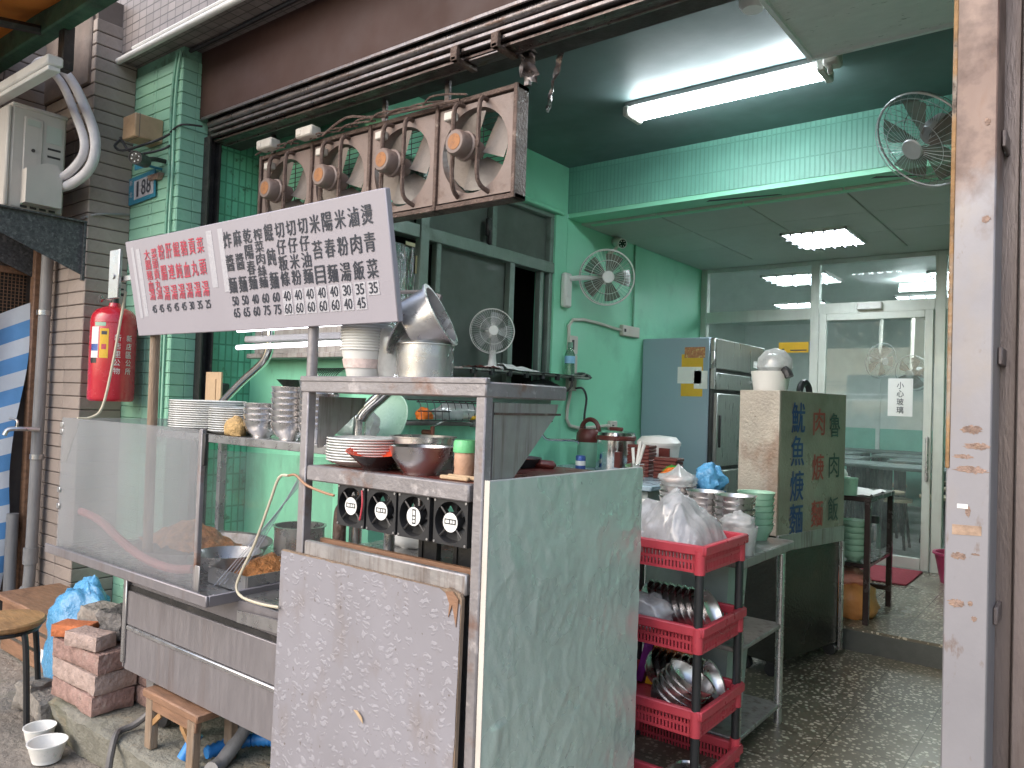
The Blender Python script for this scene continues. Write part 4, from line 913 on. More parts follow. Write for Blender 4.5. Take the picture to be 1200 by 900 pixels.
part(pf_, 'hub_sticker', G().lathe([(0,0), (.0255,0), (.0255,.001), (0,.001)], (0,-.0188,0), 24, RotX(R(-90))), M['paper'], 40, True)
part(pf_, 'sticker_print', G().box(-.02, .02, -.0193, -.0189, -.005, .009), M['black'], None, True)
part(pf_, 'sticker_print', G().box(-.016, -.004, -.0197, -.0194, -.002, .006).box(.0, .006, -.0197, -.0194, -.002, .006).box(.009, .016, -.0197, -.0194, -.002, .006), M['paper'], None, True)
for p_ in ((-.054,-.054), (.054,-.054), (-.054,.054), (.054,.054)):
    part(pf_, 'screw', G().lathe([(0,0), (.0035,0), (.003,.002), (0,.002)], (p_[0],-.0212,p_[1]), 8, RotX(R(-90))), M['steel'], None, True)
pfl = ['black computer fan under the stall shelf beside the bent pipe', 'second computer fan from the bent pipe, beside a red wire', 'computer fan with its label turned upright, third from the bent pipe', 'black computer fan touching the green foil board side of the stall']
for i in range(4):
    x = -1.742+.1285*i+(.006 if i == 3 else 0); rot = (0, R(90), 0) if i == 2 else None
    if i == 0: pf_.location = (x, 1.512, 1.184)
    else: copy_thing(pf_, (x, 1.512, 1.184), rot, pfl[i])
single('red_wire', G().tube([(-1.69,1.488,1.235), (-1.684,1.486,1.20), (-1.69,1.487,1.165), (-1.695,1.488,1.15)], .003, 6), M['redplastic'], 'short red wire between two computer fans', 'wire')
single('bent_gas_pipe', G().tube([(-1.915,1.60,1.01), (-1.915,1.60,1.12), (-1.90,1.60,1.155), (-1.86,1.60,1.175), (-1.80,1.62,1.18)], .021, 10), M['grime'], 'brown bent gas pipe inside the stall opening', 'pipe')
single('steel_upright', G().cyl((-1.815,1.72,1.01), (-1.815,1.72,1.26), .018), M['steel'], 'round steel upright under the stall middle shelf', 'pipe')
for x, lb in ((-1.60, 'dark burner stand under the third computer fan'), (-1.46, 'dark burner stand under the computer fan by the foil board')):
    single('burner_stand', G().box(x-.045, x-.03, 1.68, 1.70, 1.01, 1.2).box(x+.01, x+.03, 1.68, 1.70, 1.01, 1.2).box(x-.03, x+.01, 1.685, 1.695, 1.01, 1.16), M['darkmetal'], lb, 'burner stand')
single('white_rag', crumple((-1.84,1.86,1.01), .10, .06, .045, 21, .3), M['paper'], 'crumpled white cloth on the counter below the computer fans', 'cloth', smooth=60)
single('orange_tray', G().box(-2.0, -1.85, 1.95, 2.15, 1.01, 1.055, .01), M['orange_hard'], 'orange plastic tray on the counter behind the bent pipe', 'tray')

# ------------------------------------------------------------------ things on the stall shelves
pl_big = platemesh('plate', .118, .018, M['plate'])
for i in range(9):
    place(pl_big, 'plate', (-1.852+.002*rnd.random(), 1.632, 1.289+.0083*i), 'white plate in the stack on the stall middle shelf', 'plate', 'white plates on the stall middle shelf')
LB = TR(-1.715,1.565,1.293) @ Matrix.Rotation(R(8), 4, Vector((.79,.61,0))) @ TR(1.715,-1.565,-1.289)
t = thing('lacquer_bowl', 'small black bowl with a red inside on the stall shelf', 'bowl', (-1.715, 1.565, 1.289))
part(t, 'outside', G().lathe([(0,.0), (.045,0), (.047,.008), (.05,.014), (.085,.046), (.0925,.053), (.0915,.0535)], (-1.715,1.565,1.289), 32).xf(LB), M['lacquer_black'])
part(t, 'inside', G().lathe([(.0925,.0532), (.09,.0535), (.082,.045), (.04,.017), (0,.015)], (-1.715,1.565,1.2893), 32).xf(LB), M['lacquer_red'])
pot_m = lambda r, h: [(0,0), (r,0), (r,h-.004), (r+.008,h-.003), (r+.008,h), (r-.003,h), (r-.003,.006), (0,.006)]
single('steel_pot', G().lathe(pot_m(.098,.098), (-1.70,1.74,1.289), 32), M['steel'], 'round stainless pot behind the black and red bowl', 'pot')
single('steel_mixing_bowl', G().lathe([(0,.0), (.05,0), (.052,.006), (.056,.01), (.082,.045), (.093,.078), (.096,.08), (.09,.078), (.078,.046), (.05,.014), (0,.012)], (-1.553,1.585,1.289), 36), M['bowl_steel'], 'wide stainless bowl standing before the steel pot on the stall', 'bowl')
t = thing('spice_jar', 'peach coloured spice jar with a bright green lid', 'jar', (-1.40, 1.60, 1.289))
part(t, 'body', G().lathe([(0,0), (.029,0), (.031,.004), (.029,.03), (.031,.033), (.03,.074), (.026,.078), (0,.078)], (-1.40,1.60,1.289), 24), M['jar'])
part(t, 'lid', G().lathe([(.0335,0), (.034,.004), (.0335,.028), (.029,.034), (0,.035)], (-1.40,1.60,1.36), 24), M['lid_green'])
single('wooden_clip', G().box(-1.43, -1.33, 1.53, 1.545, 1.289, 1.30, .003).box(-1.42, -1.32, 1.55, 1.563, 1.29, 1.302, .003).xf(Matrix.Identity(4)), M['cream'], 'pale wooden tongs lying before the spice jar', 'tongs')
single('bottle_cap', G().cyl((-1.44,1.71,1.289), (-1.44,1.71,1.302), .016), M['redplastic'], 'tiny red cap on the stall shelf beside the spice jar', 'cap')
# beside the green board
t = thing('sauce_tub', 'translucent tub of dark sauce behind the stall gusset plate', 'tub', (-1.38, 1.93, 1.26))
part(t, 'tub', G().lathe([(0,0), (.04,0), (.046,.11), (.044,.11), (.037,.004), (0,.004)], (-1.525,1.93,1.289), 24), mat('milky_tub', (.62,.55,.42), .4))
part(t, 'sauce', G().lathe([(0,.0), (.0425,.0), (.0452,.055), (0,.055)], (-1.525,1.93,1.2895), 24), mat('brown_sauce', (.13,.07,.08), .35))
single('pan_handle', G().tube([(-1.70,2.06,1.275), (-1.62,2.07,1.283), (-1.54,2.08,1.29)], [.008,.012,.016], 8).box(-1.56, -1.43, 2.065, 2.10, 1.285, 1.315, .012), M['maroon'], 'maroon gripped pan handle behind the stall post', 'handle')
single('black_pan', G().lathe([(0,0), (.1,0), (.12,.03), (.115,.03), (.098,.005), (0,.005)], (-1.60,2.04,1.2885), 24), M['black'], 'flat black pan on the back of the stall shelf', 'pan')

pb = G().lathe([(0,.0), (.052,0), (.054,.003), (.073,.085), (.078,.086), (.078,.09), (.0715,.09), (.053,.006), (0,.006)], n=28).mesh('paper_bowl', M['paper'], 40)
for i in range(13):
    b_ = place(pb, 'paper_bowl', (-1.862, 1.63, 1.5625+.0088*i), 'white paper bowl in the stack under the right end of the menu board', 'paper bowl', 'stacked paper bowls on the stall top')
    if i == 0: part(b_, 'printed_band', G().lathe([(.0637,.03), (.0702,.058)], n=28), mat('bowl_print', (.74,.60,.56), .6, var=.25, scale=40), 40, True)
single('bagged_paper_bowls', G().lathe([(0,0), (.06,0), (.07,.03), (.071,.12), (.066,.155), (0,.157)], (-1.762,1.685,1.5625), 24), M['bag'], 'second bowl stack wrapped in clear plastic between paper bowls and pots', 'paper bowls')
t = thing('bagged_pot', 'upright aluminium pot wrapped in a clear plastic bag on the stall', 'pot', (-1.63, 1.66, 1.5625))
part(t, 'pot', G().lathe(pot_m(.08,.105), (-1.63,1.665,1.5625), 30), M['pot_alu'])
part(t, 'bag', G().sheet(lambda u, v: (-1.63+(.086+.006*nz(math.cos(6.283*u)*2, v*4, math.sin(6.283*u)*2))*math.cos(6.283*u), 1.665+(.086+.006*nz(math.cos(6.283*u)*2, v*4, math.sin(6.283*u)*2))*math.sin(6.283*u), 1.5635+.11*v), 40, 8), M['film'], 60)
PM = TR(-1.625, 1.66, 1.735) @ RotZ(R(28)) @ RotY(R(62))
single('tipped_cooking_pot', G().lathe([(0,0), (.088,0), (.092,.004), (.094,.092), (.103,.095), (.103,.1), (.09,.1), (.088,.008), (0,.008)], n=32).xf(PM @ TR(0,0,-.05)), M['pot_alu'], 'big aluminium pot lying tipped on top of the bagged pot', 'pot')
single('tipped_pot_lid', G().lathe([(0,.006), (.06,.003), (.072,0), (.075,.003), (.06,.008), (0,.012)], n=28).xf(TR(-1.69,1.62,1.70) @ RotZ(R(28)) @ RotY(R(-62))), M['pot_alu'], 'small aluminium lid leaning against the tipped pot', 'lid')

# ------------------------------------------------------------------ noodle cart (left part)
t = thing('noodle_cart', 'stained stainless noodle cart on casters with a wide tray ledge', 'cart', (-2.6, 1.9, .17))
CS = M['cart_steel']
part(t, 'front_panel', G().box(-3.075, -2.02, 1.508, 1.52, .395, .552, .002), CS)
part(t, 'front_panel', G().box(-3.075, -2.02, 1.508, 1.52, .572, .705, .002), CS)
part(t, 'moulding', G().box(-3.06, -2.03, 1.500, 1.515, .553, .571, .004), M['steel'])
part(t, 'top_channel', G().box(-3.075, -2.02, 1.515, 1.53, .705, .725), M['darkmetal'], None)
part(t, 'upper_panel', G().box(-3.075, -2.02, 1.520, 1.53, .725, .80), CS, None)
part(t, 'side_panel', G().box(-3.09, -3.076, 1.505, 2.25, .40, .80, .003), CS)
part(t, 'side_panel', G().box(-2.018, -2.006, 1.51, 2.25, .40, .80, .003), CS)
part(t, 'corner_strip', G().box(-3.094, -3.068, 1.499, 1.508, .42, .79, .003), M['steel'])
part(t, 'corner_strip', G().box(-2.045, -2.012, 1.500, 1.508, .40, .74, .003), CS)
part(t, 'service_plate', G().prism([(-2.30,1.498,.735), (-2.30,1.498,.775), (-2.06,1.498,.785), (-2.03,1.498,.775), (-2.03,1.498,.70), (-2.05,1.498,.70), (-2.06,1.498,.745)], (0,.008,0)), M['steel'], None)
part(t, 'floor_pan', G().box(-3.07, -2.02, 1.53, 2.24, .40, .42), M['darkmetal'], None)
part(t, 'ledge', G().box(-3.59, -2.33, 1.408, 2.20, .797, .808), M['steel'], None)
part(t, 'ledge_lip', G().box(-3.594, -2.325, 1.398, 1.409, .795, .833, .003), CS)
part(t, 'ledge_lip', G().box(-2.336, -2.325, 1.409, 2.20, .795, .833, .003), CS)
part(t, 'inner_counter', G().box(-2.325, -2.0, 1.54, 2.20, .800, .812), M['steel'], None)
for x, y in ((-2.98,1.60), (-2.15,1.60), (-2.98,2.15), (-2.15,2.15)):
    cs = part(t, 'caster', G().box(x-.035, x+.035, y-.012, y+.012, .26, .40, .004).prism([(x-.035,y-.035,.40), (x+.035,y-.035,.40), (x+.02,y-.035,.24), (x-.01,y-.035,.24)], (0,.006,0)), M['steel'])
    part(cs, 'wheel', G().lathe([(0,-.018), (.045,-.018), (.06,-.012), (.06,.012), (.045,.018), (0,.018)], (x+.03,y+.01,.233), 20, RotX(R(90))), M['black'])
    part(cs, 'rim', G().lathe([(0,-.02), (.03,-.02), (.03,.02), (0,.02)], (x+.03,y+.01,.233), 16, RotX(R(90))), M['redplastic'])
t = thing('display_case', 'hazy scratched acrylic splash case standing on the cart ledge', 'display case', (-3.0, 1.7, .81))
part(t, 'front_pane', G().box(-3.575, -2.475, 1.437, 1.441, .81, 1.372), M['acrylic'], None)
part(t, 'end_pane', G().box(-3.578, -3.574, 1.443, 2.10, .81, 1.37), M['acrylic'], None)
part(t, 'side_film', G().sheet(lambda u, v: (-2.456+.004*nz(u*4, v*4), 1.45+.56*u, .815+.49*v-.05*u*v), 24, 20), M['film'], 60)
part(t, 'corner_post', G().box(-2.475, -2.455, 1.434, 1.452, .81, 1.375, .003), M['steel_paint'])
part(t, 'bottom_bead', G().box(-3.57, -2.48, 1.434, 1.446, .808, .818, .002), M['steel_dirty'])
part(t, 'hinge', G().box(-2.455, -2.437, 1.436, 1.45, 1.25, 1.36, .002), M['darkmetal'])
part(t, 'hinge', G().box(-2.46, -2.43, 1.431, 1.436, .815, .91, .002), M['steel_dirty'])
for z in (1.05, .98, 1.30, 1.33):
    part(t, 'hinge', G().box(-3.584, -3.556, 1.432, 1.437, z, z+.022, .002), M['steel'])
part(t, 'cling_fold', G().sheet(lambda u, v: (-3.57+.17*u*(1-.7*v), 1.4345-.002*nz(u*8, v*8), 1.37-.19*v), 10, 10), M['film'], 60)
for k in range(5):
    part(t, 'scratch', G().tube([(-2.45,1.50+.02*k,.83), (-2.44,1.62+.02*k,.95+.01*k), (-2.43,1.84,1.17+.012*k)], .0016, 4), M['tape'], None)
# contents of the case
single('steel_basin', G().lathe([(0,0), (.24,0), (.27,.06), (.28,.06), (.28,.065), (.262,.06), (.235,.006), (0,.006)], (-3.0,1.78,.808), 40), M['steel_dirty'], 'wide dark steel basin inside the acrylic case', 'basin')
single('blanching_pot', G().lathe(pot_m(.10,.16), (-2.62,1.98,.81), 30), M['steel'], 'tall steel pot in the case under the bowl shelf', 'pot')
single('strainer_bowl', G().lathe([(0,0), (.05,0), (.10,.04), (.125,.09), (.12,.09), (.095,.042), (.045,.006), (0,.006)], (-2.62,1.66,.812), 30), M['steel'], 'round steel strainer bowl near the front corner of the case', 'bowl')
t = thing('food_tray', 'rectangular steel tray heaped with orange braised food', 'tray', (-2.40, 1.72, .82))
part(t, 'tray', G().box(-2.58, -2.35, 1.56, 1.90, .812, .822).box(-2.345, -2.34, 1.56, 1.90, .812, .87).box(-2.58, -2.345, 1.555, 1.56, .812, .87).box(-2.58, -2.345, 1.90, 1.905, .812, .87), M['steel'], None)
part(t, 'food', G().sheet(lambda u, v: (-2.57+.22*u, 1.57+.32*v, .822+.08*math.sin(math.pi*u)*math.sin(math.pi*v)+.02*nz(u*9, v*9)), 30, 30), M['food'], 60)
single('orange_food_heap', G().sheet(lambda u, v: (-3.25+.42*u, 1.62+.25*v, .87+.09*math.sin(math.pi*u)*math.sin(math.pi*v)+.02*nz(u*9, v*9, 3)), 30, 20), M['food'], 'orange food heap behind the hazy front pane', 'food', smooth=60)
single('red_hose', G().tube([(-3.5,1.50,.97), (-3.3,1.49,.955), (-3.1,1.48,.905), (-2.9,1.475,.865), (-2.7,1.475,.855), (-2.55,1.48,.875)], .016, 8), mat('faded_red_hose', (.55,.22,.22), .5), 'faded red hose sagging behind the hazy front pane', 'hose')
single('white_power_cord', G().tube([(-2.02,1.475,1.25), (-2.06,1.47,1.24), (-2.10,1.465,1.15), (-2.16,1.46,1.02), (-2.22,1.455,.92), (-2.235,1.45,.87), (-2.20,1.45,.845), (-2.10,1.455,.84), (-2.02,1.46,.845)], .0045, 6), M['rope'], 'cream cord looping from the stall post down to the cart', 'cord')
single('brown_power_cord', G().tube([(-2.02,1.478,1.25), (-1.98,1.474,1.255), (-1.93,1.475,1.23), (-1.85,1.476,1.215), (-1.80,1.478,1.21)], .004, 6), mat('tan_cord', (.4,.22,.13), .6), 'tan cord drooping along the stall middle rail', 'cord')
# bowl shelf behind
t = thing('bowl_shelf', 'stainless shelf holding plates and steel bowls behind the case', 'shelf', (-2.7, 1.9, 1.3))
part(t, 'board', G().box(-3.40, -2.0, 1.76, 2.10, 1.315, 1.325), M['steel'], None)
part(t, 'lip', G().box(-3.40, -2.0, 1.75, 1.76, 1.295, 1.328, .002), M['steel'])
part(t, 'support', G().box(-3.38, -3.35, 2.06, 2.09, .80, 1.315), M['steel'], None)
part(t, 'support', G().box(-2.05, -2.02, 2.06, 2.09, .80, 1.315), M['steel'], None)
pl_l = platemesh('plate', .165, .022, M['plate']); pl_s = platemesh('plate', .112, .016, M['plate'])
for i in range(13): place(pl_l, 'plate', (-3.21+.004*nz(i*.7), 1.90, 1.326+.0095*i), 'large white plate in the tall stack beside the weathered pole', 'plate', 'large white plates on the bowl shelf')
for i in range(11): place(pl_s, 'plate', (-2.955+.004*nz(i*.7, 5), 1.88, 1.326+.0095*i), 'smaller white plate in the stack between big plates and steel bowls', 'plate', 'smaller white plates on the bowl shelf')
sb = bowlmesh('steel_bowl', .076, .068, M['bowl_steel'])
for (x, y, n, lb) in ((-2.735,1.86,4,'stainless bowl in the shortest stack on the bowl shelf'), (-2.535,1.85,7,'stainless bowl in the middle stack on the bowl shelf'), (-2.375,1.86,8,'stainless bowl in the tallest stack beside the stall post')):
    for i in range(n): place(sb, 'steel_bowl', (x+.003*nz(i*1.3, x), y, 1.326+.023*i), lb, 'bowl', 'steel bowls on the bowl shelf')
single('noodle_bag', crumple((-2.845,1.81,1.327), .055, .04, .05, 31, .2), mat('yellow_noodles', (.62,.40,.17), .6, var=.3, scale=60, bump=.4, bscale=90), 'small bag of yellow crumbs among the plates and bowls', 'bag', smooth=60)

# kitchen bits behind the shelf ---------------------------------------
single('range_hood', G().prism([(-4.1,2.834,1.74), (-3.22,2.834,1.74), (-3.22,2.834,1.98), (-4.1,2.834,1.98)], (0,-.12,0)).box(-4.15, -3.19, 2.69, 2.834, 1.715, 1.745, .004), M['steel_dirty'], 'dull grey range hood on the green kitchen wall', 'range hood')
single('steel_faucet_pipe', G().tube([(-3.83,2.32,1.42), (-3.62,2.32,1.555), (-3.44,2.32,1.655), (-3.39,2.32,1.70), (-3.37,2.32,1.76), (-3.37,2.32,1.84)], .022, 10), M['chrome'], 'bent stainless pipe slanting behind the stacked plates', 'pipe')
single('steel_swan_pipe', G().tube([(-2.53,2.2,.82), (-2.53,2.2,1.36), (-2.515,2.2,1.42), (-2.47,2.2,1.465), (-2.40,2.2,1.51), (-2.3,2.2,1.58)], .028, 12), M['chrome'], 'thick curved stainless pipe rising behind the white plate stack', 'pipe')
g = G()
for a in range(14):
    x = -3.62+.02*a; g.tube([(x,2.80,1.66), (x,2.74,1.62), (x,2.74,1.56)], .003, 4)
for z in (1.56, 1.60, 1.66): g.tube([(-3.62,2.74 if z < 1.65 else 2.80,z), (-3.34,2.74 if z < 1.65 else 2.80,z)], .003, 4)
single('wire_rack', g, M['darkmetal'], 'dark wire rack hung on the green wall below the hood', 'rack')
single('black_strainer', G().lathe([(0,0), (.05,0), (.09,.04), (.085,.04), (.045,.006), (0,.006)], (-3.72,2.72,1.55), 20), M['darkmetal'], 'black strainer beside the wire rack below the hood', 'strainer')
single('hung_clear_bag', crumple((-3.52,2.73,1.40), .11, .04, .11, 15, .3, knot=.06), M['bag'], 'clear plastic bag hanging under the wire rack', 'plastic bag', smooth=60)
single('wall_breaker', G().box(-4.27, -4.19, 2.56, 2.62, 1.40, 1.56, .01).box(-4.245, -4.2, 2.545, 2.56, 1.43, 1.53), M['black'], 'black switch unit hanging beside the shutter guide', 'switch')
single('cardboard_sheet', G().box(-4.16, -4.0, 2.44, 2.45, 1.42, 1.62).box(-4.12, -4.05, 2.435, 2.44, 1.43, 1.58), M['cream'], 'brown cardboard piece standing behind the plate stack', 'cardboard')
single('round_tray', G().lathe([(0,0), (.11,0), (.13,.012), (.125,.014), (.105,.004), (0,.004)], (-2.62,2.45,1.40), 32, RotX(R(72))), M['greenbowl'], 'round pale green tray leaning behind the curved pipe', 'tray')
single('steam_bag', crumple((-2.66,2.3,1.33), .11, .08, .09, 41, .3), M['bag'], 'cloudy clear bag beside the curved steel pipe', 'plastic bag', smooth=60)
g = G()
for i in range(10):
    y = 2.95+.055*i; g.tube([(-2.99,y,1.50), (-2.92,y,1.49), (-2.90,y,1.39)], .003, 4); g.tube([(-2.90,y,1.39), (-3.02,y,1.385)], .003, 4)
for z, x in ((1.50,-2.99), (1.49,-2.92), (1.44,-2.91), (1.39,-2.90)): g.tube([(x,2.93,z), (x,3.48,z)], .0035, 4)
single('wire_basket', g, M['darkmetal'], 'steel wire basket fixed to the green wall above the taps', 'basket')
single('clear_bag_roll', crumple((-2.95,3.28,1.395), .05, .18, .06, 51, .25), M['bag'], 'clear plastic bags lying in the wire basket', 'plastic bag', smooth=60)
single('carrot_peel', crumple((-2.95,3.02,1.395), .04, .05, .04, 53, .3), M['orange_hard'], 'orange scrap in the wire basket', 'scrap', smooth=60)
single('sponge', G().box(-2.97, -2.90, 3.36, 3.46, 1.394, 1.42, .008), M['yellow_hard'], 'yellow sponge in the corner of the wire basket', 'sponge')
single('wall_water_pipe', G().tube([(-3.01,2.9,1.372), (-3.01,3.7,1.365)], .012, 8).cyl((-3.01,3.5,1.35), (-3.01,3.5,1.39), .02, n=8), M['pvc'], 'grey water pipe along the green wall under the basket', 'pipe')
def tap(y, z, label):
    t = thing('wall_tap', label, 'tap', (-3.0, y, z))
    part(t, 'body', G().cyl((-3.03,y,z), (-2.96,y,z), .016).cyl((-2.96,y,z-.015), (-2.96,y,z+.035), .012), mat('brass_red_%d' % int(y*10), (.35,.13,.09), .4, .5))
    part(t, 'lever', G().tube([(-2.96,y,z+.035), (-2.95,y+.03,z+.05), (-2.94,y+.085,z+.075)], .006, 6), M['chrome'])
    part(t, 'spout', G().tube([(-2.96,y,z-.015), (-2.94,y+.03,z-.045), (-2.90,y+.09,z-.05), (-2.82,y+.2,z-.052), (-2.81,y+.215,z-.075)], .009, 8), M['chrome'])
tap(4.14, 1.315, 'wall tap with a long swing spout near the window corner'); tap(3.1, 1.32, 'wall tap behind the steel pot under the wire basket')

# ------------------------------------------------------------------ fans, cameras and conduits inside
def cage_fan(name, label, r, loc, rot, group, body, wall=True, blade=None, nrad=40):
    t = thing(name, label, 'fan', loc, group, rot)            # local -Y is the blowing side
    g = G()
    g.tube([(r*math.cos(a), 0, r*math.sin(a)) for a in [i*2*math.pi/40 for i in range(41)]], r*.022, 6, False)
    part(t, 'rim', g, body, 60, True)
    for nm, sg in (('front_cage', -1), ('rear_cage', 1)):
        g = G()
        for k in range(nrad):
            a = k*2*math.pi/nrad; c, s_ = math.cos(a), math.sin(a)
            g.tube([(r*c,0,r*s_), (r*.96*c,sg*r*.13,r*.96*s_), (r*.6*c,sg*r*.27,r*.6*s_), (r*.2*c,sg*r*.32,r*.2*s_)], r*.0042, 3, False)
        for q, y in ((.96,.13), (.6,.27)):
            g.tube([(r*q*math.cos(a), sg*r*y, r*q*math.sin(a)) for a in [i*2*math.pi/32 for i in range(33)]], r*.008, 3, False)
        part(t, nm, g, body if nm == 'front_cage' else M['wire'], None, True)
    part(t, 'badge', G().lathe([(0,.0), (r*.2,.0), (r*.22,-r*.03), (r*.2,-r*.05), (0,-r*.05)], (0,-r*.36,0), 24, RotX(R(90))), body, 40, True)
    part(t, 'motor', G().lathe([(0,0), (r*.2,0), (r*.26,r*.08), (r*.24,r*.45), (r*.12,r*.55), (0,r*.56)], (0,r*.18,0), 20, RotX(R(-90))), body, 40, True)
    for k in range(5):
        def bl(u, v, k=k):
            a = k*2*math.pi/5+(u-.5)*1.0*(1-.25*v); q = r*(.14+.72*v); return (q*math.cos(a), r*.16*(u-.5), q*math.sin(a))
        part(t, 'blade', G().sheet(bl, 6, 5), blade or M['fanclear'], 60, True)
    return t
M['fanclear'] = glass('smoky_fan_blade', (.45,.45,.45), .6, (.20,.17,.15), .12, .1)
# wall fan on the green wall: faces the camera side
def aim(d, tilt=0):      # local -Y towards d
    d = Vector(d); a = math.atan2(d.x, -d.y); e = math.atan2(d.z, math.hypot(d.x, d.y))
    return (Matrix.Rotation(a, 4, 'Z') @ Matrix.Rotation(-e, 4, 'X')).to_euler()
t = cage_fan('wall_fan', 'round white wall fan on the green wall right of the windows', .195, (-2.80, 4.64, 2.405), aim((.62,-.74,-.12)), 'wall fans', M['white'])
attach(t, 'wall_bracket', G().box(-3.03, -2.985, 4.40, 4.49, 2.18, 2.42, .012).tube([(-2.99,4.45,2.38), (-2.94,4.56,2.40), (-2.88,4.70,2.41)], .018, 8).box(-2.986, -2.982, 4.425, 4.465, 2.25, 2.30), M['white'])
t = cage_fan('wall_fan', 'large grey caged fan by the steel column under the green beam', .225, (-.665, 3.75, 2.72), aim((-.45,-.62,-.62)), 'wall fans', mat('grey_cage', (.42,.43,.46), .4, .3))
attach(t, 'arm', G().tube([(-.62,3.82,2.78), (-.50,3.95,2.86), (-.30,4.2,2.92), (-.25,4.47,2.94)], .022, 8), M['offwhite'])
t = cage_fan('desk_fan', 'small white desk fan on the cluttered window shelf', .135, (-2.915, 3.535, 1.925), aim((.75,-.62,.02)), None, M['white'], blade=glass('clear_blade', (.8,.8,.8), .4, (.6,.6,.6), .15, .1), nrad=56)
attach(t, 'stand', G().tube([(-2.955,3.60,1.92), (-2.96,3.60,1.80), (-2.96,3.60,1.715)], [.022,.02,.03], 10).lathe([(0,0), (.075,0), (.07,.018), (0,.025)], (-2.96,3.60,1.70), 24), M['white'])
for x, y, z, d_, lb in DF:
    t = cage_fan('dining_wall_fan', lb, .2, (x, y, z), aim(d_), None, mat('dark_fan_%d' % int(-x*100), (.2,.21,.21), .5), nrad=20)
    attach(t, 'ceiling_rod', G().tube([(x,y+.08,z), (x-.05,y+.2,z+.05), (x-.05,y+.25,2.8)], .02, 8), M['offwhite'])
def bullet(loc, d, label, m_):
    t = thing('security_camera', label, 'camera', loc)
    q = Vector((0,0,1)).rotation_difference(Vector(d)).to_matrix().to_4x4()
    part(t, 'housing', G().lathe([(0,-.09), (.03,-.09), (.036,-.08), (.038,.05), (.034,.05), (.032,.045), (0,.045)], n=20).xf(q), m_, 40, True)
    part(t, 'lens_face', G().lathe([(0,.044), (.031,.044), (.031,.047), (0,.047)], n=20).xf(q), M['lens'], 40, True)
    for k in range(6):
        a = k*math.pi/3; part(t, 'led', G().lathe([(0,.0475), (.004,.0475), (.004,.049), (0,.049)], (0,0,0), 8).xf(TR(0,0,0)).xf(q @ TR(.021*math.cos(a), .021*math.sin(a), 0)), M['white'], 40, True)
    return t
t = bullet((-2.955,5.07,2.745), (.75,-.5,-.3), 'white bullet camera under the lower ceiling beside the wall fan', M['white'])
attach(t, 'arm', G().tube([(-2.955,5.06,2.73), (-2.99,5.04,2.68), (-3.03,5.03,2.66)], .012, 8), M['offwhite'])
single('wall_conduit', G().tube([(-3.015,4.55,1.86), (-3.015,4.55,2.105), (-3.015,5.24,2.095)], .012, 6).tube([(-3.015,4.55,1.60), (-3.015,4.55,1.355), (-3.015,5.10,1.355)], .012, 6), M['offwhite'], 'cream conduit zigzag on the green wall left of the fridge', 'conduit')
single('ceiling_conduit', G().tube([(-3.017,5.42,2.14), (-3.017,5.42,2.80)], .009, 6), mat('green_conduit', (.12,.36,.22), .5), 'thin green painted conduit dropping from the lower ceiling', 'conduit')
def outlet(y0, y1, z0, z1, label):
    t = thing('wall_outlet', label, 'outlet', (-3.0, (y0+y1)/2, z0))
    part(t, 'box', G().box(-3.03, -2.995, y0, y1, z0, z1, .006), M['offwhite'])
    part(t, 'socket', G().box(-2.995, -2.992, y0+.02, y0+.045, z0+.03, z1-.03), M['black'], None)
outlet(5.23, 5.50, 2.055, 2.14, 'cream double outlet box at the end of the upper conduit')
outlet(4.50, 4.60, 1.86-.0, 1.99, 'white switch plate on the conduit beside the window corner')
outlet(4.50, 4.60, 1.60, 1.855, 'cream socket box below the switch plate with a black plug')
outlet(5.09, 5.19, 1.32, 1.39, 'small cream junction box at the low end of the conduit')
single('black_flex', G().tube([(-2.985,4.57,1.62), (-2.96,4.62,1.62), (-2.95,4.66,1.55), (-2.95,4.64,1.40), (-2.94,4.67,1.25), (-2.92,4.72,1.15), (-2.9,4.75,1.09)], .008, 6), M['black'], 'black power cord curling down the green wall to the urn', 'cord')
t = thing('window_shelf', 'cluttered wire shelf along the window sill', 'shelf', (-2.95, 3.9, 1.65))
part(t, 'board', G().box(-3.05, -2.86, 3.22, 4.55, 1.685, 1.695), M['steel_dirty'], None)
for y in (3.35, 4.35): part(t, 'bracket', G().tube([(-3.05,y,1.55), (-2.9,y,1.60), (-2.87,y,1.685)], .008, 6), M['wire'])
t2 = G()
for k in range(7): t2.box(-2.88, -2.855, 3.3+.17*k, 3.33+.17*k, 1.66, 1.70, .003)
part(t, 'clip_row', t2, M['black'], None, kind='stuff')
single('paper_pile', G().sheet(lambda u, v: (-3.03+.19*u, 3.62+.86*v, 1.70+.035*max(0, math.sin(3*u+4*v)+.6*nz(u*5, v*6))), 14, 40), M['paper'], 'untidy pile of papers on the window shelf', 'papers', smooth=60)
single('red_cloth_strip', G().sheet(lambda u, v: (-3.0+.13*u, 3.36+.22*v, 1.70+.025*abs(nz(u*3, v*5, 7))), 8, 12), M['maroon'], 'dark red cloth under the desk fan on the window shelf', 'cloth', smooth=60)
single('black_gloves', crumple((-2.96,4.60,1.685), .05, .1, .03, 61, .35), M['black'], 'black gloves hanging over the end of the window shelf', 'gloves', smooth=60)
single('black_tool_bag', crumple((-2.95,4.1,1.56), .05, .22, .06, 63, .3), M['black'], 'black bundle tucked under the window shelf', 'bundle', smooth=60)
t = thing('plastic_bottle', 'green capped water bottle at the end of the window shelf', 'bottle', (-2.93, 4.40, 1.695))
part(t, 'body', G().lathe([(0,0), (.034,0), (.036,.02), (.034,.1), (.036,.15), (.018,.19), (.016,.2), (0,.2)], (-2.93,4.40,1.695), 18), glass('green_bottle', (.6,.85,.7), .25, (.3,.55,.45), .2, .05))
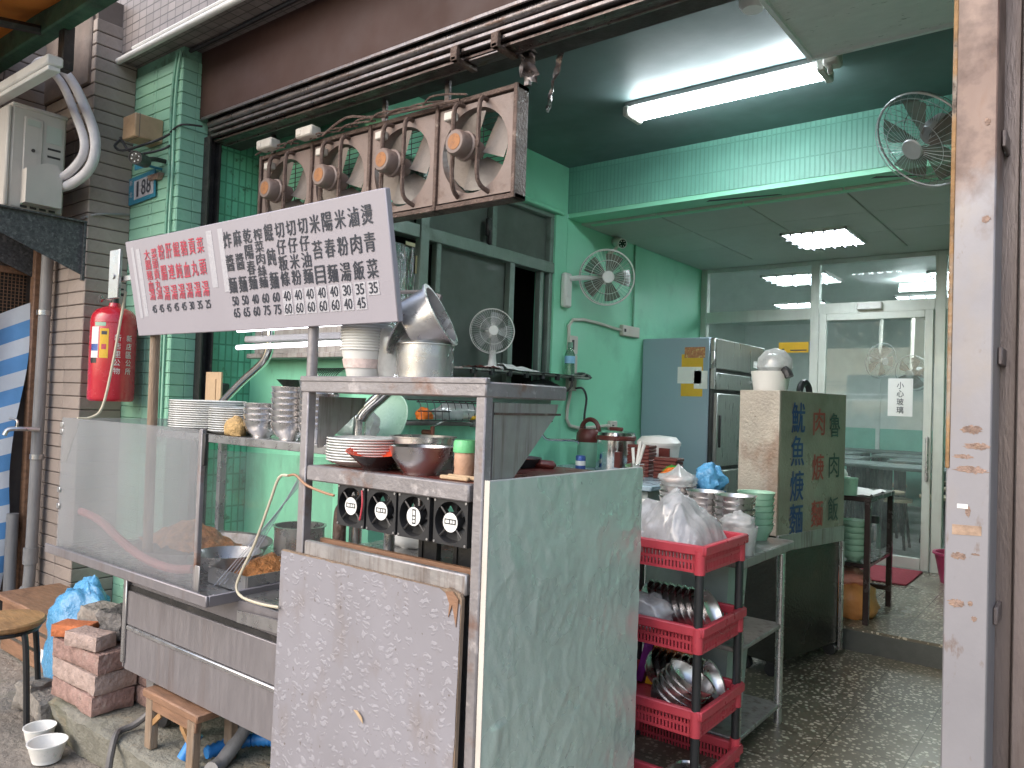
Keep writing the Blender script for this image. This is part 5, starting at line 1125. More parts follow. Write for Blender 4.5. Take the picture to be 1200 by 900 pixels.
part(t, 'cap', G().cyl((-2.93,4.40,1.895), (-2.93,4.40,1.93), .019), M['green_core'])
part(t, 'label_band', G().lathe([(.0368,.09), (.0368,.14)], (-2.93,4.40,1.695), 18), mat('bottle_label', (.25,.5,.7), .4))

# ------------------------------------------------------------------ back counter with urn
t = thing('back_counter', 'blue grey topped counter against the green wall beside the fridge', 'counter', (-2.6, 4.3, .17))
part(t, 'top', G().box(-3.02, -1.93, 3.72, 4.64, 1.05, 1.08, .005), mat('blue_laminate', (.30,.40,.47), .3))
part(t, 'body', G().box(-3.0, -1.97, 3.76, 4.62, .17, 1.05), mat('grey_cabinet', (.34,.38,.37), .5), None)
def urn(x, y, z):
    t = thing('steel_urn', 'round stainless rice urn with a black band on the back counter', 'urn', (x, y, z))
    part(t, 'body', G().lathe([(0,0), (.125,0), (.128,.01), (.125,.2), (0,.2)], (x,y,z), 36), M['chrome'])
    part(t, 'band', G().lathe([(.127,.2), (.132,.205), (.132,.225), (.127,.23)], (x,y,z), 36), M['maroon'])
    part(t, 'lid', G().lathe([(.127,.23), (.12,.25), (.08,.262), (0,.265)], (x,y,z), 36), M['chrome'])
    part(t, 'knob', G().box(x-.05, x+.05, y-.012, y+.012, z+.262, z+.285, .006), M['maroon'])
    part(t, 'label_panel', G().lathe([(.1285,.03), (.1275,.12)], (x,y,z), 36).xf(Matrix.Identity(4)) if False else G().box(x+.06, x+.10, y-.118, y-.088, z+.03, z+.13), M['maroon'], None)
urn(-2.56, 4.42, 1.08)
t = thing('thermos_jug', 'maroon topped air pot jug behind the steel urn', 'jug', (-2.83, 4.53, 1.08))
part(t, 'body', G().lathe([(0,0), (.08,0), (.085,.02), (.085,.17), (0,.17)], (-2.83,4.53,1.08), 28), M['green_core'])
part(t, 'head', G().lathe([(.086,.17), (.095,.19), (.092,.23), (.07,.26), (0,.265)], (-2.83,4.53,1.08), 28), M['maroon'])
part(t, 'handle', G().tube([(-2.83+.07*math.cos(a), 4.53, 1.33+.075*math.sin(a)) for a in [i*math.pi/8 for i in range(9)]], .016, 8), M['maroon'])
t = thing('drink_can', 'blue and white drink can before the thermos jug', 'can', (-2.72, 4.25, 1.08))
part(t, 'body', G().lathe([(0,0), (.03,0), (.033,.006), (.033,.085), (.028,.095), (0,.094)], (-2.72,4.25,1.08), 20), M['navy'])
part(t, 'band', G().lathe([(.0335,.03), (.0335,.06)], (-2.72,4.25,1.08), 20), M['paper'])
t = thing('rice_bucket', 'white lidded bucket with a red face label beside the urn', 'bucket', (-2.28, 4.5, 1.08))
part(t, 'body', G().lathe([(0,0), (.115,0), (.135,.18), (0,.18)], (-2.30,4.52,1.08), 32), M['white'])
part(t, 'lid', G().lathe([(.14,.18), (.142,.2), (.11,.235), (0,.245)], (-2.30,4.52,1.08), 32), M['white'])
part(t, 'label_patch', G().box(-2.23, -2.16, 4.385, 4.40, 1.17, 1.25).xf(Matrix.Identity(4)), M['maroon'], None)
tr_ = G().box(-.075, .075, -.05, .05, 0, .02, .004).mesh('maroon_tray', M['maroon'])
for i in range(9): place(tr_, 'maroon_box', (-2.26+.004*nz(i*.9), 4.22, 1.08+.0215*i), 'dark red box in the tall stack beside the straw cup', 'box', 'stacked maroon boxes on the back counter')
for i in range(6): place(tr_, 'maroon_box', (-2.07+.006*nz(i*1.1, 4), 4.20, 1.08+.0215*i), 'dark red box in the low stack behind the straw cup', 'box', 'stacked maroon boxes on the back counter')
t = thing('straw_cup', 'clear square cup of white spoons on the blue counter', 'cup', (-2.13, 3.9, 1.08))
part(t, 'cup', G().box(-2.175, -2.09, 3.86, 3.945, 1.08, 1.18, .006), M['clear'])
for dx, dz in ((-.01,.10), (.02,.14), (.035,.12)):
    part(t, 'spoon', G().tube([(-2.13,3.90,1.10), (-2.13+dx*1.6,3.90,1.17+dz)], [.007,.01], 6), M['white'])
for nm, c_, m_, lb in (('orange_packet', (-1.99,4.08,1.08), 'orange_hard', 'orange packet at the end of the blue counter'), ('green_packet', (-2.02,4.16,1.09), 'green_hard', 'bright green packet behind the orange packet'), ):
    single(nm, crumple(c_, .06, .05, .05, 71 if nm[0] == 'o' else 73, .3), M[m_], lb, 'packet', smooth=60)

# ------------------------------------------------------------------ steel prep table with bowls
t = thing('steel_prep_table', 'three-tier stainless prep table behind the red rack', 'table', (-1.5, 3.1, .17))
part(t, 'top', G().box(-2.05, -1.085, 2.86, 3.45, .90, .94, .005), M['steel_dirty'])
part(t, 'shelf', G().box(-2.03, -1.10, 2.88, 3.36, .575, .595, .004), M['steel_dirty'])
part(t, 'shelf', G().box(-2.03, -1.10, 2.88, 3.36, .235, .255, .004), M['steel_dirty'])
for x in (-2.02, -1.108):
    for y in (2.885, 3.352): part(t, 'leg', G().cyl((x,y,.172), (x,y,.90), .017), M['steel'])
single('green_plastic_bin', G().lathe([(0,0), (.13,0), (.15,.28), (.155,.28), (.155,.295), (.14,.295), (.125,.01), (0,.01)], (-1.32,3.14,.597), 4, RotZ(R(45))), mat('pale_bin', (.34,.42,.40), .45), 'pale green square bin on the middle shelf of the prep table', 'bin', smooth=30)
single('lower_storage_bin', G().lathe([(0,0), (.14,0), (.16,.27), (.165,.27), (.165,.285), (.15,.285), (.135,.01), (0,.01)], (-1.32,3.14,.257), 4, RotZ(R(45))), mat('pale_bin_low', (.36,.42,.40), .45), 'pale square bin on the lowest shelf of the prep table', 'bin', smooth=30)
big = bowlmesh('steel_bowl', .084, .072, M['bowl_steel'], .62); gb2 = bowlmesh('green_bowl', .08, .07, M['greenbowl'], .6)
def stack(m_, nm, x, y, z, n, dz, lb, grp):
    for i in range(n): place(m_, nm, (x+.003*nz(i*1.7, x), y+.003*nz(i*1.7, y), z+dz*i), lb, 'bowl', grp)
stack(big, 'steel_bowl', -1.225, 3.11, .941, 6, .027, 'wide steel bowl in the stack at the prep table edge', 'steel bowls on the prep table')
stack(big, 'steel_bowl', -1.395, 3.20, .941, 6, .026, 'wide steel bowl in the stack behind the clear cup', 'steel bowls on the prep table')
stack(big, 'steel_bowl', -1.56, 3.27, .941, 6, .027, 'steel bowl in the tall stack topped by a clear bag', 'steel bowls on the prep table')
stack(gb2, 'green_bowl', -1.225, 3.345, .941, 6, .027, 'pale green bowl in the stack at the corner of the prep table', 'green bowls on the prep table')
single('white_rice_pot', G().lathe(pot_m(.095,.115), (-1.76,3.27,.941), 30), M['white'], 'white enamel pot on the prep table behind the foil board', 'pot')
single('knotted_bag', crumple((-1.56,3.27,1.145), .085, .08, .045, 81, .25, knot=.03), M['bag'], 'clear knotted bag lying on the tall steel bowl stack', 'plastic bag', smooth=60)
single('blue_plastic_bag', crumple((-1.46,3.385,1.13), .06, .05, .075, 83, .5), M['bag_blue'], 'bright blue crumpled bag behind the steel bowls', 'plastic bag', smooth=60)
single('pale_lilac_bag', crumple((-1.46,3.37,.941), .07, .07, .13, 85, .15), mat('lilac_bag', (.42,.42,.48), .3), 'pale lilac bundle under the blue crumpled bag', 'bundle', smooth=60)
single('clear_tub', G().lathe([(0,0), (.045,0), (.06,.11), (.057,.11), (.043,.004), (0,.004)], (-1.13,2.95,.941), 24), M['bag'], 'cloudy plastic tub at the near edge of the prep table', 'tub')
single('tub_bag', crumple((-1.15,2.95,1.03), .06, .055, .045, 87, .35), M['bag'], 'clear bag bunched over the cloudy plastic tub', 'plastic bag', smooth=60)

# ------------------------------------------------------------------ red plastic rack
t = thing('red_rack', 'red plastic four-tier basket rack on black posts', 'rack', (-1.3, 2.66, .172))
rx0, rx1, ry0, ry1 = -1.52, -1.075, 2.47, 2.86
for zi, zt in enumerate((.96, .695, .415, .185)):
    g = G(); h = .095 if zi == 0 else .085; zr = zt+h-.04
    tx, ty = .018, .018
    for (a, b, c, d) in ((rx0, rx1, ry0-.006, ry0+.016), (rx0, rx1, ry1-.016, ry1+.006), (rx0-.006, rx0+.016, ry0, ry1), (rx1-.016, rx1+.006, ry0, ry1)):
        g.box(a, b, c, d, zr-.012, zr+.022, .004)
    zb = zr-.075
    g.box(rx0+tx, rx1-tx, ry0+ty, ry1-ty, zb, zb+.006)
    for z in (zb, zb+.032): 
        for y in (ry0+.012, ry1-.018): g.box(rx0+.02, rx1-.02, y, y+.006, z, z+.010)
        for x in (rx0+.012, rx1-.018): g.box(x, x+.006, ry0+.02, ry1-.02, z, z+.010)
    part(t, 'tray', g, M['redplastic'])
    g = G(); n = 30
    for i in range(n+1):
        x = rx0+.02+(rx1-rx0-.04)*i/n; w = .0035
        for y in (ry0+.0125, ry1-.0175): g.box(x-w, x+w, y, y+.005, zb, zr-.01)
    n = 27
    for i in range(n+1):
        y = ry0+.02+(ry1-ry0-.04)*i/n
        for x in (rx0+.0125, rx1-.0175): g.box(x, x+.005, y-.0035, y+.0035, zb, zr-.01)
    part(t, 'slotted_sides', g, M['redplastic'], None, kind='stuff')
for x in (rx0+.01, rx1-.02):
    for y in (ry0+.01, ry1-.02):
        part(t, 'post', G().cyl((x,y,.172), (x,y,.99), .0155, n=14), M['black'])
        for zt in (.96, .695, .415, .215): part(t, 'post_collar', G().cyl((x,y,zt-.022), (x,y,zt+.06), .0195, n=14), M['redplastic'])
single('big_clear_bag', G().sheet(lambda u, v: (-1.51+.41*u+.02*nz(u*4, v*4), 2.49+.33*v, .955+.20*(math.sin(math.pi*min(1,max(0,u**1.5)))**.5)*(math.sin(math.pi*v)**.5)*(.95+.5*nz(u*2.3, v*2.3, 9))+.035*abs(nz(u*6, v*6, 3))+.012*(1-abs(nz(u*7, v*6, 4)))**4+.006*(1-abs(nz(u*15, v*12, 6)))**5), 90, 70), M['bag'], 'large clear plastic bag slumped in the top red basket', 'plastic bag', smooth=70)
single('inner_white_bag', crumple((-1.33,2.66,.95), .15, .13, .12, 91, .3), M['bag'], 'cloudy inner bundle under the large clear bag in the top basket', 'plastic bag', smooth=60)
m6 = bowlmesh('steel_bowl', .08, .055, M['bowl_steel'])
k = 0
for i in range(9):
    place(m6, 'steel_bowl', (-1.40+.028*i, 2.68, .742), 'steel bowl on edge in the row in the second red basket', 'bowl', 'steel bowls standing in the second basket', (0, R(62), R(10)))
place(bowlmesh('steel_bowl', .085, .05, M['bowl_steel']), 'steel_bowl', (-1.43, 2.56, .665), 'shallow steel bowl lying flat in the second red basket', 'bowl')
place(bowlmesh('steel_bowl', .06, .05, M['bowl_steel']), 'steel_bowl', (-1.30, 2.545, .665), 'small steel bowl in front of the row in the second red basket', 'bowl')
single('printed_bag', crumple((-1.33,2.58,.72), .08, .06, .06, 93, .35), M['bag'], 'clear printed bag crumpled over bowls in the second basket', 'plastic bag', smooth=60)
for i in range(8):
    place(m6, 'steel_bowl', (-1.40+.03*i, 2.74, .47), 'steel bowl on edge in the row in the third red basket', 'bowl', 'steel bowls standing in the third basket', (0, R(62), R(6)))
m7 = bowlmesh('steel_bowl', .088, .075, M['bowl_steel'], .5)
for i in range(5):
    place(m7, 'steel_bowl', (-1.265+.018*i, 2.585-.002*i, .40+.022*i), 'deep steel bowl in the tilted nest in the third basket', 'bowl', 'nested steel bowls in the third basket', (R(-8), R(28), 0))
for i in range(3):
    place(m6, 'steel_bowl', (-1.46, 2.55, .385+.035*i), 'steel bowl in the upright stack in the third basket', 'bowl', 'upright steel bowls in the third basket')
place(bowlmesh('steel_bowl', .1, .06, M['bowl_steel']), 'steel_bowl', (-1.17, 2.60, .23), 'upturned steel bowl in the lowest red basket', 'bowl', None, (R(180), 0, 0))
for i, (m_, nm, lb) in enumerate((('purple','purple_board','purple plastic board leaning inside the rack behind the foil board'), ('yellow_hard','yellow_board','yellow plastic board leaning inside the rack'), ('green_hard','green_board','green plastic board leaning inside the rack'), ('orange_hard','orange_bundle','orange plastic bundle leaning inside the rack'))):
    x = -1.50+.045*i
    single(nm, G().prism([(x,2.80,.40), (x+.03,2.80,.40), (x+.075+.01*i,2.84,.60), (x+.03,2.84,.60)], (0,.03,0)) if i < 3 else crumple((-1.33,2.82,.50), .08, .03, .06, 97, .3), M[m_], lb, 'plastic board' if i < 3 else 'plastic bundle')

# ------------------------------------------------------------------ on the green pillar
t = thing('fire_extinguisher', 'red fire extinguisher with white characters hung beside the green pillar', 'fire extinguisher', (-4.70, 2.13, 1.43))
ex, ey = -4.665, 2.135
part(t, 'cylinder', G().lathe([(0,0), (.115,0), (.124,.008), (.126,.02), (.126,.47), (.122,.50), (.10,.535), (.06,.555), (.035,.56), (.03,.58), (0,.58)], (ex,ey,1.43), 40), M['red_ext'])
part(t, 'shoulder_seam', G().lathe([(.1265,.455), (.128,.46), (.1265,.465)], (ex,ey,1.43), 40), M['red_ext'])
part(t, 'valve', G().cyl((ex,ey,2.005), (ex,ey,2.06), .02).box(ex-.02, ex+.09, ey-.012, ey+.012, 2.05, 2.065, .004).box(ex-.02, ex+.08, ey-.012, ey+.012, 2.085, 2.095, .003), M['black'])
part(t, 'gauge', G().lathe([(0,0), (.022,0), (.022,.012), (0,.012)], (ex-.06,ey-.05,2.035), 16, RotX(R(90))).tube([(ex-.02,ey-.01,2.03), (ex-.06,ey-.045,2.035)], .006, 6), M['steel'])
part(t, 'wall_hook', G().box(ex-.02, ex+.02, ey+.11, 2.305, 1.85, 1.95, .004), M['darkmetal'])
def wrap(a0, a1, z0, z1, r=.1268, n=10):
    return G().sheet(lambda u, v: (ex+r*math.cos(a0+(a1-a0)*u), ey+r*math.sin(a0+(a1-a0)*u), z0+(z1-z0)*v), n, 2)
part(t, 'yellow_label', wrap(R(-58), R(-36), 1.68, 1.85), M['yellow'], 60)
part(t, 'white_label', wrap(R(-86), R(-62), 1.68, 1.86), M['paper'], 60)
part(t, 'blue_label', wrap(R(-86), R(-63), 1.72, 1.76, .1272), M['navy'], 60)
part(t, 'black_label', wrap(R(-86), R(-66), 1.65, 1.68, .1270), M['black'], 60)
part(t, 'top_label', wrap(R(-74), R(-44), 1.865, 1.89), M['greenbowl'], 60)
part(t, 'label_print', wrap(R(-53), R(-41), 1.73, 1.76, .1272), M['inkred'], 60)
part(t, 'label_print', wrap(R(-54), R(-40), 1.815, 1.835, .1272), M['ink'], 60)
for s_, a0 in (('新店里公物', -14), ('新店區公所', 16)):
    for i, c in enumerate(s_):
        v, f, _ = glyph(c, .02); z = 1.80-.048*i
        part(t, 'character', G().add([(ex+.1272*math.cos(R(a0)+p[0]*.036/.127), ey+.1272*math.sin(R(a0)+p[0]*.036/.127), z+p[1]*.038) for p in v], f), M['paper'], None)
single('hanging_rope', G().tube([(-3.40,1.60,1.93), (-3.405,1.585,1.80), (-3.43,1.57,1.60), (-3.45,1.545,1.42), (-3.46,1.50,1.375), (-3.46,1.45,1.372)], .006, 6), M['rope'], 'cream rope hanging from the sign plate down to the acrylic case', 'rope')
t = thing('junction_box', 'beige square junction box fixed high on the green pillar', 'junction box', (-4.65, 2.2, 2.98))
part(t, 'box', G().box(-4.665, -4.51, 2.13, 2.301, 2.985, 3.125, .006), mat('beige_box', (.46,.31,.19), .6, dirt=[D((.3,.2,.12),.55,.7,9,k=.5)]))
part(t, 'cover_line', G().box(-4.667, -4.508, 2.155, 2.158, 2.984, 3.1265), M['brown_core'], None)
t = bullet((-4.36,2.09,2.81), (.62,-.72,-.12), 'black bullet camera above the blue house number plate', M['black'])
attach(t, 'mount', G().tube([(-4.40,2.14,2.82), (-4.45,2.22,2.86), (-4.47,2.305,2.87)], .014, 8), M['darkmetal'])
t = thing('house_number_plate', 'blue bordered house number plate reading 188', 'number plate', (-4.7, 2.29, 2.66))
HM = TR(-4.715, 2.285, 2.745) @ RotY(R(-3)) @ RotX(R(90))
part(t, 'plate', G().box(-.165, .165, -.085, .085, -.004, 0).xf(HM), M['blue_plate'], None)
part(t, 'white_field', G().box(-.095, .145, -.06, .058, .0005, .0015).xf(HM), M['tape'], None)
part(t, 'white_print', letters([('新', -.133, .055, .04, .035), ('北', -.133, -.02, .04, .035)], HM @ TR(0,0,.0015), .01), M['tape'], None)
for i, c in enumerate('188'): part(t, 'digit', letters([(c, -.035+.062*i-(.012 if i == 0 else 0), 0, .024 if c == '1' else .05, .095)], HM @ TR(0,0,.003), .025), M['ink'], None)
single('street_plate', G().box(-4.575, -4.45, 2.17, 2.175, 2.80, 2.865).tube([(-4.51,2.175,2.83), (-4.51,2.24,2.83), (-4.51,2.30,2.83)], .008, 6), M['blue_plate'], 'small teal plate bracketed out beside the house number', 'plate')
single('rusty_plate_remnant', G().prism([(-4.62,2.268,2.80), (-4.47,2.268,2.80), (-4.50,2.268,2.765), (-4.60,2.268,2.77)], (0,.03,0)), M['rustpatch'], 'rusty metal scrap above the house number plate', 'metal scrap')
for k, (x, lb) in enumerate(((-4.395, 'dark greasy cable running down the green pillar corner'), (-4.36, 'pale painted cable beside the dark one on the pillar corner'))):
    single('pillar_cable', G().tube([(x+.03,2.292,3.50), (x,2.290,3.35), (x-.012,2.289,3.1), (x-.005,2.290,2.8), (x-.01,2.288,2.5), (x-.008,2.290,2.0), (x-.005,2.290,1.2)], .010 if k == 0 else .008, 6), M['green_core'] if k == 0 else M['green_tile'], lb, 'cable')
single('camera_cables', G().tube([(-4.66,2.12,2.985), (-4.64,2.08,2.93), (-4.58,2.10,2.90), (-4.50,2.16,2.93), (-4.45,2.24,2.98), (-4.40,2.285,3.02)], .008, 6).tube([(-4.62,2.10,2.985), (-4.55,2.12,2.90), (-4.48,2.16,2.88), (-4.42,2.25,2.92), (-4.395,2.285,2.95)], .007, 6).tube([(-4.40,2.285,3.03), (-4.30,2.30,3.06), (-4.25,2.40,3.07)], .006, 6), M['black'], 'loose black camera cables under the junction box', 'cables', kind=None)

# ------------------------------------------------------------------ air conditioner on the neighbour wall
t = thing('air_conditioner', 'cream outdoor air conditioner unit on a wall bracket', 'air conditioner', (-5.2, 1.8, 2.5))
part(t, 'casing', G().box(-5.55, -4.93, 1.64, 1.93, 2.515, 3.10, .012), M['ac_white'])
part(t, 'lid', G().box(-5.555, -4.925, 1.635, 1.935, 3.088, 3.115, .008), M['ac_white'])
part(t, 'front_flange', G().box(-5.55, -4.932, 1.618, 1.642, 2.52, 3.09, .008), M['ac_white'])
part(t, 'service_panel', G().box(-4.931, -4.918, 1.70, 1.80, 2.56, 3.05, .006), M['ac_white'])
part(t, 'valve_cover', G().prism([(-4.93,1.70,2.545), (-4.93,1.89,2.545), (-4.93,1.89,2.74), (-4.93,1.86,2.79), (-4.93,1.80,2.79), (-4.93,1.70,2.74)], (.075,0,0)), M['ac_white'], 30)
part(t, 'name_plate', G().box(-4.9305, -4.928, 1.82, 1.905, 2.93, 3.03), M['lowceil'], None)
for z in (2.89, 2.845): part(t, 'text_line', G().box(-4.9305, -4.928, 1.83, 1.90, z, z+.012), M['darkmetal'], None)
part(t, 'handle_recess', G().box(-4.919, -4.916, 1.715, 1.785, 3.0, 3.035), M['lowceil'], None)
part(t, 'screw', G().cyl((-4.92,1.75,2.86), (-4.912,1.75,2.86), .01), M['darkmetal'])
for k in range(4): part(t, 'foot_slot', G().box(-4.9295, -4.927, 1.70+.05*k, 1.735+.05*k, 2.525, 2.538), M['darkmetal'], None)
t = thing('wall_bracket', 'dark speckled triangular bracket carrying the air conditioner', 'bracket', (-5.1, 1.8, 2.2))
for x in (-4.915, -5.5):
    part(t, 'gusset', G().prism([(x,2.05,2.50), (x,2.05,2.18), (x,1.50,2.40), (x,1.50,2.50)], (.008,0,0)), M['granite'], None)
part(t, 'flange', G().box(-4.915, -4.88, 1.50, 2.05, 2.498, 2.508, .002), M['granite'])
part(t, 'flange', G().box(-4.915, -4.885, 2.035, 2.049, 2.15, 2.50, .002), M['granite'])
part(t, 'crossbar', G().box(-5.5, -4.915, 1.66, 1.70, 2.498, 2.514), M['granite'], None)
part(t, 'crossbar', G().box(-5.5, -4.915, 1.86, 1.90, 2.498, 2.514), M['granite'], None)
single('aircon_pipes', G().tube([(-5.52,1.94,3.55), (-5.40,1.94,3.57), (-5.20,1.94,3.51), (-4.98,1.95,3.37), (-4.80,1.96,3.18), (-4.66,1.97,2.98), (-4.64,1.97,2.85), (-4.70,1.96,2.76), (-4.82,1.93,2.70), (-4.92,1.90,2.68)], .028, 10).tube([(-5.50,1.90,3.50), (-5.38,1.90,3.52), (-5.18,1.90,3.46), (-4.97,1.91,3.31), (-4.80,1.92,3.10), (-4.70,1.93,2.95), (-4.69,1.93,2.86), (-4.74,1.92,2.80), (-4.84,1.90,2.745), (-4.92,1.87,2.73)], .024, 10), mat('pipe_wrap', (.66,.64,.66), .6, var=.1, scale=14), 'pair of white insulated pipes curving out of the air conditioner', 'pipes')
single('wall_cable_run', G().tube([(-4.88,2.045,2.535), (-4.95,2.04,2.53), (-4.86,2.10,2.56), (-4.875,2.29,2.60)], .008, 6), M['pvc'], 'grey cable running round the brown wall corner', 'cable')
# ------------------------------------------------------------------ left edge: tarp, pipe, clutter
t = thing('striped_tarp', 'blue and white striped tarpaulin hanging from a timber post', 'tarpaulin', (-5.1, 1.75, .3))
def tarp(u, v):
    y = 1.1+.88*u-.10*v*u+.02*math.sin(v*9)*u
    top = 1.62+.42*u**1.2
    return (-5.50+.03*math.sin(u*13+v*2)+.02*nz(u*4, v*6), y, top-(top-.22)*v)
NB = 17
for i in range(NB):
    part(t, 'stripe', G().sheet(lambda u, v, i=i: tarp(u, (i+v)/NB), 26, 2), M['blue_stripe'] if i % 2 else M['white_stripe'], 60)
single('timber_post', G().box(-5.52, -5.455, 1.985, 2.045, .0, 2.45, .006), M['wood_red'], 'reddish timber post behind the striped tarpaulin', 'post')
t = thing('window_screen', 'dark rusty mesh screen behind the tarpaulin', 'screen', (-5.4, 1.9, 1.9))
g = G()
for i in range(40): g.box(-5.562, -5.558, 1.1+.022*i, 1.104+.022*i, 1.80, 2.25)
for i in range(20): g.box(-5.558, -5.555, 1.1, 1.98, 1.80+.022*i, 1.804+.022*i)
part(t, 'mesh', g, M['wood_red'], None, kind='stuff')
part(t, 'backing', G().box(-5.578, -5.57, 1.1, 1.98, 1.78, 2.26), M['pane_dark'], None)
part(t, 'rail', G().box(-5.565, -5.545, 1.1, 1.98, 2.22, 2.26), M['wood_red'], None)
t = thing('drain_pipe', 'grey plastic drain pipe down the brown tiled wall', 'drain pipe', (-5.28, 1.98, 0))
part(t, 'pipe', G().tube([(-5.275,1.99,2.45), (-5.285,1.985,1.2), (-5.29,1.98,.34), (-5.295,1.96,.24), (-5.33,1.93,.19), (-5.40,1.92,.19), (-5.43,1.92,.24), (-5.43,1.92,.7)], .034, 12), M['pvc'])
for z in (1.95, 1.05): part(t, 'clamp', G().cyl((-5.283,1.985,z), (-5.283,1.985,z+.03), .040), M['steel'])
part(t, 'coupling', G().cyl((-5.29,1.98,.40), (-5.29,1.98,.50), .042), M['pvc'])
t = thing('garden_tap', 'dull metal tap on the drain pipe beside the tarpaulin', 'tap', (-5.3, 1.9, 1.2))
part(t, 'body', G().tube([(-5.25,1.98,1.235), (-5.26,1.88,1.24), (-5.28,1.82,1.235), (-5.285,1.80,1.20)], .014, 8), M['pot_alu'])
part(t, 'lever', G().tube([(-5.265,1.86,1.25), (-5.265,1.86,1.29), (-5.33,1.84,1.30)], .007, 6), M['pot_alu'])
# stool
def leg(pts, r=.013): return G().tube(pts, r, 8)
t = thing('round_stool', 'wooden topped round stool on black steel legs', 'stool', (-3.86, 1.42, 0))
sx, sy = -3.90, 1.36
part(t, 'seat', G().lathe([(0,.425), (.155,.425), (.168,.435), (.17,.45), (.162,.457), (0,.458)], (sx,sy,.0), 40), M['wood'])
part(t, 'ring', G().tube([(sx+.14*math.cos(a), sy+.14*math.sin(a), .415) for a in [i*2*math.pi/28 for i in range(29)]], .012, 6, False), M['black'])
for a in (15, 105, 195, 285):
    c_, s_ = math.cos(R(a)), math.sin(R(a))
    part(t, 'leg', leg([(sx+.06*c_,sy+.06*s_,.418), (sx+.13*c_,sy+.13*s_,.412), (sx+.155*c_,sy+.155*s_,.38), (sx+.175*c_,sy+.175*s_,.2), (sx+.19*c_,sy+.19*s_,.0)]), M['black'])
def crate(loc, w, d, h, label):
    x, y, z = loc; t = thing('wooden_crate', label, 'crate', loc)
    for k in range(3):
        part(t, 'slat', G().box(x, x+w, y, y+.012, z+.01+k*h/3, z+(k+1)*h/3-.012, .003), M['wood_red'])
        part(t, 'slat', G().box(x+w-.012, x+w, y+.014, y+d, z+.01+k*h/3, z+(k+1)*h/3-.012, .003), M['wood_red'])
    part(t, 'lid', G().box(x-.01, x+w+.01, y-.01, y+d, z+h, z+h+.015, .003), M['wood_grey'])
    part(t, 'corner', G().box(x+w-.035, x+w-.013, y+.013, y+.035, z, z+h), M['wood_grey'], None)
    part(t, 'label_sheet', G().box(x+w-.30, x+w-.17, y-.002, y, z+.06, z+.13), M['paper'], None)
    part(t, 'label_sheet', G().box(x+w-.10, x+w-.02, y-.0025, y, z+.16, z+.21), M['paper'], None)
crate((-4.95,1.72,0), .85, .3, .30, 'reddish wooden crate with white labels behind the round stool')
single('crate_board', G().box(-4.9, -4.05, 1.66, 2.0, .315, .345, .006), M['wood_red'], 'thick reddish board lying across the wooden crate', 'board')
# loose pavers
def brick(x, y, z, l, d, h, m_, label, rz=0, grp='loose bricks beside the cart', rough=.006):
    g = G(); NX, NY, NZ = 6, 4, 3; s_ = rnd.random()*50
    bm = bmesh.new(); bmesh.ops.create_cube(bm, size=1); bmesh.ops.subdivide_edges(bm, edges=bm.edges[:], cuts=4, use_grid_fill=True)
    for v in bm.verts:
        p = Vector((v.co.x*l, v.co.y*d, v.co.z*h)); c = sum(1 for a in v.co if abs(a) > .49)
        k = .006 if c >= 2 else 0
        n_ = noise.noise_vector(p*22+Vector((s_,0,0)))*rough + noise.noise_vector(p*55+Vector((0,s_,0)))*rough*.5
        q = p*(1-k/max(.03, p.length)); v.co = q+n_
    me = bpy.data.meshes.new('paver'); bm.to_mesh(me); bm.free(); me.materials.append(m_)
    me.polygons.foreach_set('use_smooth', [True]*len(me.polygons)); me.set_sharp_from_angle(angle=R(40))
    return place(me, 'paver_brick', (x, y, z+h/2), label, 'brick', grp, (0, 0, rz))
bx = -3.415
for k, (m_, nm) in enumerate((('brick_red','lowest'), ('brick_pale','second'), ('brick_red','third'))):
    z = .175+.084*k
    brick(bx+.006*k, 1.545, z, .385, .18, .08, M[m_], 'rough paver, %s from the platform, at the front of the brick pile' % nm, R(1.5*k))
    brick(bx+.22, 1.72, z, .36, .15, .08, M['brick_red' if k < 2 else 'brick_grey'], 'rough paver, %s from the platform, at the back of the brick pile beside the cart' % nm, R(-2+2*k))
brick(-3.345, 1.495, .428, .20, .10, .062, M['brick_pale'], 'smooth pale brick on top of the pile before the dark stone', R(14), rough=.002)
brick(-3.535, 1.515, .428, .17, .10, .055, M['brick_orange'], 'bright orange brick on top of the pile', R(28), rough=.002)
brick(-3.20, 1.76, .428, .22, .12, .062, M['brick_pale'], 'pale brick on the pile under the dark rough stone', R(-5), rough=.003)
brick(-3.565, 1.64, .428, .17, .13, .10, M['brick_grey'], 'weathered brown block on the pile next to the dark stone', R(10), rough=.012)
brick(-3.37, 1.635, .428, .16, .13, .12, M['stone'], 'dark rough stone topping the pile against the cart', R(5), rough=.02)
brick(-3.83, 1.55, .0, .30, .16, .10, M['brick_grey'], 'broken grey block on the ground behind the stool leg', R(-8), rough=.012)
brick(-3.80, 1.68, .10, .26, .14, .075, M['brick_red'], 'reddish paver lying on the broken grey block', R(6), rough=.005)
brick(-3.95, 1.52, .0, .12, .12, .13, M['brick_grey'], 'squat grey lump beside the stool leg', R(20), rough=.014)
brick(-3.78, 1.70, .178, .24, .12, .06, M['brick_grey'], 'grey slab on the reddish paver beside the blue bag', R(-4), rough=.008)
single('blue_rubbish_bag', crumple((-4.05,1.78,.0), .27, .15, .33, 104, .2, 48, 32), M['bag_blue'], 'big light blue rubbish bag slumped behind the brick pile', 'rubbish bag', smooth=70)
